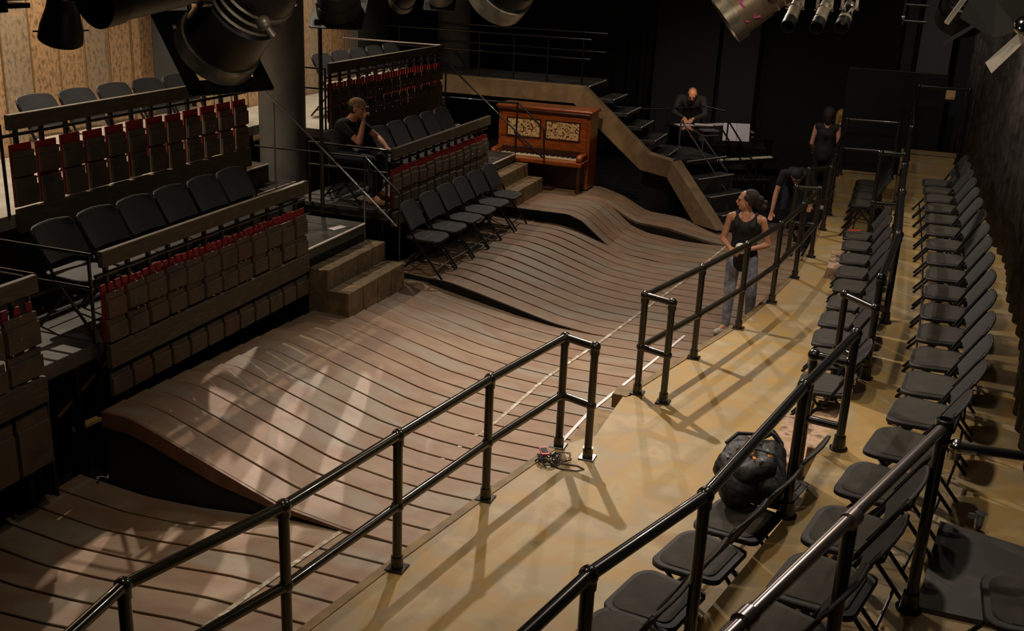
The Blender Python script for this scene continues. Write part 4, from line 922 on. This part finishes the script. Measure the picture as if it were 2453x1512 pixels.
# backpack on the chair
q=at(1790,1165,WZ+.45); bp=thing('backpack','bulky black backpack with grey straps and orange tabs lying on a front row chair','backpack',(q.x+.02,q.y-.12,WZ+.47),.35)
def blob(parts,nm,mm,vx,sm=2,par=bp):
    m=MB()
    for p_ in parts: m.caps(*p_)
    o=m.obj(nm,mm,par,'all'); md=o.modifiers.new('r','REMESH'); md.mode='VOXEL'; md.voxel_size=vx; md.use_smooth_shade=True
    md=o.modifiers.new('s','SMOOTH'); md.iterations=sm
    tx=bpy.data.textures.new('cr','CLOUDS'); tx.noise_scale=.10; md=o.modifiers.new('d','DISPLACE'); md.texture=tx; md.strength=.03; md.mid_level=.5; return o
blob([((-.10,-.13,.10),(.02,.16,.13),.12,.13),((.08,-.10,.10),(.14,.18,.15),.11,.12),((-.12,.1,.10),(.0,.24,.16),.09,.10)],'main_bag','bag',.012)
blob([((-.08,-.16,.20),(.06,-.10,.22),.07,.07),((-.14,-.04,.18),(-.14,.08,.18),.055,.05)],'front_pocket','bag',.012)
MB().path([(-.14,.12,.27),(-.06,.18,.31),(.04,.20,.30),(.12,.22,.29)],.012,8).obj('haul_loop','bag',bp,True)
MB().path([(-.16,-.16,.20),(-.10,-.02,.30),(.0,.08,.285),(.06,.20,.25)],.008,6).obj('compression_strap','bag',bp,True)
MB().path([(.16,-.16,.20),(.10,-.08,.305),(.04,.0,.29),(-.06,.10,.26)],.008,6).obj('compression_strap','bag',bp,True)
MB().path([(.10,.20,.28),(.17,.24,.30),(.22,.20,.24),(.20,.08,.16),(.20,-.08,.08)],.018,8).obj('shoulder_strap','bag',bp,True)
MB().bevbox((.16,.235,.305),(.06,.04,.012),.004,Matrix.Rotation(.5,3,'Y')).obj('strap_patch','grey',bp)
MB().bevbox((.06,.16,.268),(.05,.04,.012),.004,Matrix.Rotation(.3,3,'Y')).obj('strap_patch','grey',bp)
for x,y_,z_ in((.0,.02,.255),(-.02,-.12,.29),(.08,-.07,.285)): MB().bevbox((x,y_,z_),(.018,.03,.01),.002).obj('zip_tab','orange',bp)
for x,y_,z_ in((-.10,-.10,.268),(-.15,.0,.235),(.02,-.14,.29),(.10,.05,.26)): MB().bevbox((x,y_,z_),(.02,.035,.012),.003).obj('buckle','grey',bp)
# red item on far chair
q=at(2045,556,WZ+.455); m=MB(); m.bevbox((q.x,q.y,WZ+.475),(.16,.03,.012),.003,Matrix.Rotation(.4,3,'Z')); tag(m.obj('red_marker','redplastic'),'small red item lying on the last chair of the far front row','marker')
# chalk figure by the stage edge
cu=bpy.data.curves.new('t','FONT'); cu.body='2'; cu.size=.13; cu.extrude=.001
to=bpy.data.objects.new('t',cu); COL.objects.link(to); bpy.context.view_layer.update()
me=bpy.data.meshes.new_from_object(to); bpy.data.objects.remove(to); o=bpy.data.objects.new('chalk_mark',me); COL.objects.link(o); me.materials.append(M['whitelet'])
q=ony(152,1116,5.985); o.location=(-5.33,5.93,.0-.012); o.rotation_euler=(0,0,2.2); tag(o,'small white chalk figure at the corner of the near plank section','marking')
# ------------------------------------------------------------------ stage lamps
def axisR(d): return Vector(d).normalized().to_track_quat('Z','Y').to_matrix()
def par(label,pm,Dm,pb,Db,r,body,ring,frame=True,yoke=True,prof_=None,rib=True,name='par_can',framemat='lampblack',group='stage lamps along the top of the photo'):
    a=far(*pm,Dm); b=far(*pb,Db); d=(a-b); L=d.length; R=axisR(d); root=thing(name,label,'stage lamp',b,0,group)
    pr_=prof_ or [(0,-.12),(r*.55,-.12),(r*.85,-.05),(r*.93,0),(r*.93,L*.3),(r*.90,L*.32),(r*.98,L*.35),(r,L),(r*.96,L),(r*.9,L*.4),(0,L*.38)]
    pr_=[(x,z if abs(z)<=L else z) for x,z in pr_]
    fixn(MB().lathe(pr_,R,(0,0,0),32).obj('housing',body,root,True))
    fixn(MB().lathe([(r*1.0,L-.045),(r*1.07,L-.045),(r*1.09,L+.004),(r*1.0,L+.004),(r*1.0,L-.045)],R,(0,0,0),32).obj('front_ring',ring,root,True))
    if rib:
        m=MB()
        for k in range(3): m.lathe([(r*.93,.02+.03*k),(r*.98,.025+.03*k),(r*.93,.03+.03*k)],R,(0,0,0),32)
        m.obj('cooling_rib',ring,root,True)
    if frame:
        m=MB(); s_=r*1.22; c0=Vector((0,0,L+.012))
        for sx_,sy_,dx,dy in((0,1,s_*2,.05),(0,-1,s_*2,.05),(1,0,.05,s_*2),(-1,0,.05,s_*2)): m.bevbox(R@(c0+Vector((sx_*(s_-.02),sy_*(s_-.02),0))),(dx,dy,.006),.001,R)
        m.obj('gel_frame',framemat,root)
    if yoke:
        up_=Vector((0,0,1)); sd=d.normalized().cross(up_).normalized(); mid=d*.25
        m=MB(); e=[mid+sd*(r*1.12),mid+sd*(r*1.12)+up_*.26,mid-sd*(r*1.12)+up_*.26,mid-sd*(r*1.12)]
        for i in range(3):
            dd=e[i+1]-e[i]; m.bevbox((e[i]+e[i+1])/2,(.035,.007,dd.length) ,.002,axisR(dd)@Matrix.Rotation(0,3,'Z'))
        m.tube(mid+up_*.26,mid+up_*.40,.014,n=10); m.bevbox(mid+up_*.42,(.05,.05,.07),.006)
        m.obj('yoke',ring,root); 
        MB().tube(e[0],e[0]+sd*.03,.018,n=12).obj('yoke_knob','chrome',root,True); MB().tube(e[3],e[3]-sd*.03,.018,n=12).obj('yoke_knob','chrome',root,True)
    return root,R,L
root,R,L=par('large dark stage lamp with a dented silver rim hanging at the upper left',(516,118),3.35,(625,-40),3.15,.115,'lampnavy','lampgrey',framemat='lampblack')
hd_=MB(); p0=far(632,55,3.0)-root.location; p1=far(655,88,3.0)-root.location; hd_.tube(p0,p1,.009,.012,n=10); hd_.ball(p0,.02,12,8); hd_.obj('tilt_handle','lampgrey',root,True)
root,R,L=par('slim black profile spotlight hanging in front of the lit wall at the top left',(146,80),4.3,(157,-70),4.2,.064,'lampblack','lampblack',frame=False,prof_=[(0,-.3),(.058,-.3),(.060,.05),(.055,.12),(.058,.15),(.074,.215),(.078,.262),(.07,.262),(.05,.12),(0,.1)])
fb=MB(); 
for s_ in(-1,1): fb.tube(R@Vector((s_*.075,0,L-.01)),R@Vector((s_*.10,0,L-.01)),.003,n=6)
fb.obj('lens_tab','lampblack',root)
par('broad dark lamp barrel lying level at the top left',(224,-14),2.5,(520,-75),2.7,.066,'lampdark','lampdark',frame=False,yoke=False)
root=thing('lamp_fin_block','black finned lamp housing in the top left corner','stage lamp',far(-20,-25,3.0),0,'stage lamps along the top of the photo')
m=MB(); 
for k_ in range(4): m.bevbox((.0+.012*k_,0,.0-.018*k_+.02),(.14-.02*k_,.08,.012),.001)
m.bevbox((-.02,0,-.03),(.06,.07,.05),.002); m.obj('fin','lampblack',root); MB().bevbox((-.03,0,.06),(.1,.08,.09),.004).obj('housing','lampblack',root)
par('brown can lamp with a black square frame left of centre at the top',(812,22),4.6,(800,-60),4.5,.085,'lampdark','lampdark')
par('black can lamp seen end-on at the top between the piers',(962,2),4.6,(985,-40),4.4,.05,'lampblack','lampblack',frame=False)
par('small brown can lamp whose lip shows at the top by the far column',(1055,-6),5.0,(1050,-70),4.9,.055,'lampdark','lampgrey')
par('dark lamp with a bright curved aluminium rim at the top centre',(1186,-12),2.9,(1262,-95),2.8,.082,'lampblack','lampgrey',frame=False)
root,R,L=par('bright beige can lamp with pink marker scrawl at the top right of centre',(1740,50),4.3,(1868,-42),4.32,.088,'lampbeige','lampgrey',frame=False)
# pink hand-written strokes on the barrel
m=MB()
dloc=R
def onbar(u_,z_): 
    cdir=(R.transposed()@((EYE-root.location).normalized())); a0=math.atan2(cdir.y,cdir.x); a=a0+u_; return R@Vector((math.cos(a)*.0885,math.sin(a)*.0885,z_))
for st in (((-.75,.13),(-.62,.15),(-.5,.14)),((-.62,.175),(-.5,.185)),((.0,.16),(.28,.165),(.38,.15),(.36,.125),(.12,.115))):
        m=MB(); m.path([onbar(*a_) for a_ in st],.0045,6); m.obj('marker_scrawl','pink',root)
for i,(x,y,ang) in enumerate(((1893,48,0),(1962,52,0),(2022,50,1))):
    root,R,L=par(['dim silver spotlight on the far pipe, left of three','grey spotlight with a black snoot on the far pipe, middle of three','bright silver spotlight with a black snoot on the far pipe, right of three'][i],(x,y),13.6,(x+16,y-38),13.9,.075,'chrome' if i==2 else 'lampgrey','lampgrey',frame=False)
    MB().lathe([(.08,L-.02),(.085,L+.14),(.075,L+.14),(.07,L-.02)],R,(0,0,0),20).obj('snoot','lampblack',root,True)
# barn-door fixture at the right
b=far(2420,20,2.5); root=thing('barn_door_lamp','large grey lamp with open barn doors at the top right corner','stage lamp',b,0,'stage lamps along the top of the photo')
def quad(pts,D_,nm,mt,th=.006):
    P=[far(x,y,d_)-b for (x,y),d_ in zip(pts,D_)]; n=(P[1]-P[0]).cross(P[2]-P[0]).normalized()*th
    fixn(MB().slab(P,n).obj(nm,mt,root))
quad([(2325,-20),(2450,-25),(2462,82),(2440,70)],[2.5]*4,'housing','lampdark',.10)
quad([(2320,0),(2385,0),(2445,72),(2380,92),(2300,40)],[2.45,2.45,2.42,2.5,2.5],'barn_door','pier')
quad([(2444,75),(2460,95),(2375,176),(2360,150)],[2.4,2.4,2.5,2.52],'barn_door','nosing',.004)
quad([(2302,0),(2316,0),(2272,60),(2262,55)],[2.6,2.6,2.7,2.7],'barn_door','nosing',.004)
quad([(2345,36),(2349,42),(2334,60),(2331,50)],[2.6]*4,'barn_door','nosing',.004)
MB().ball(far(2450,60,2.38)-b,.018,12,8).obj('hinge_knob','chrome',root,True)
root,R,L=par('black lamp with a long flat flap beside the barn-door lamp',(2300,45),4.0,(2330,-35),3.9,.075,'lampblack','lampblack',frame=False)
b=root.location.copy(); P=[far(x,y,3.9)-b for x,y in((2262,108),(2258,100),(2330,58),(2338,64))]; fixn(MB().slab(P,Vector((0,.006,0))).obj('flap','lampblack',root))
p1,p2=ony(2170,10,15),ony(2225,14,15)
root=thing('hanging_bracket','black pipe bracket with chrome ends hanging at the upper right','bracket',p1,0)
MB().tube((0,0,0),p2-p1,.02,n=10).obj('bar','railblack',root,True); MB().tube((0,0,-.2),p2-p1+Vector((0,0,-.2)),.02,n=10).obj('bar','railblack',root,True); MB().tube((0,0,-.25),(0,0,2.3),.02,n=10).obj('drop_pipe','railblack',root,True)
MB().ball((0,-.02,-.16),.03,10,8).obj('bolt','chrome',root,True)
# lighting pipes that carry the lamps
for i,(x,y_,z_,x2,y2) in enumerate(((-3.2,3.6,4.55,1.6,3.1),(-4.2,4.6,4.75,1.8,4.4),(-3.0,13.9,4.95,1.0,13.8))):
    tag(MB().tube((x,y_,z_),(x2,y2,z_),.024,n=12).obj('lighting_pipe','railblack',None,True),['black lighting pipe nearest the camera above the lamps','second black lighting pipe above the lamps','far black lighting pipe carrying three small spotlights'][i],'pipe')
bpy.context.view_layer.update()
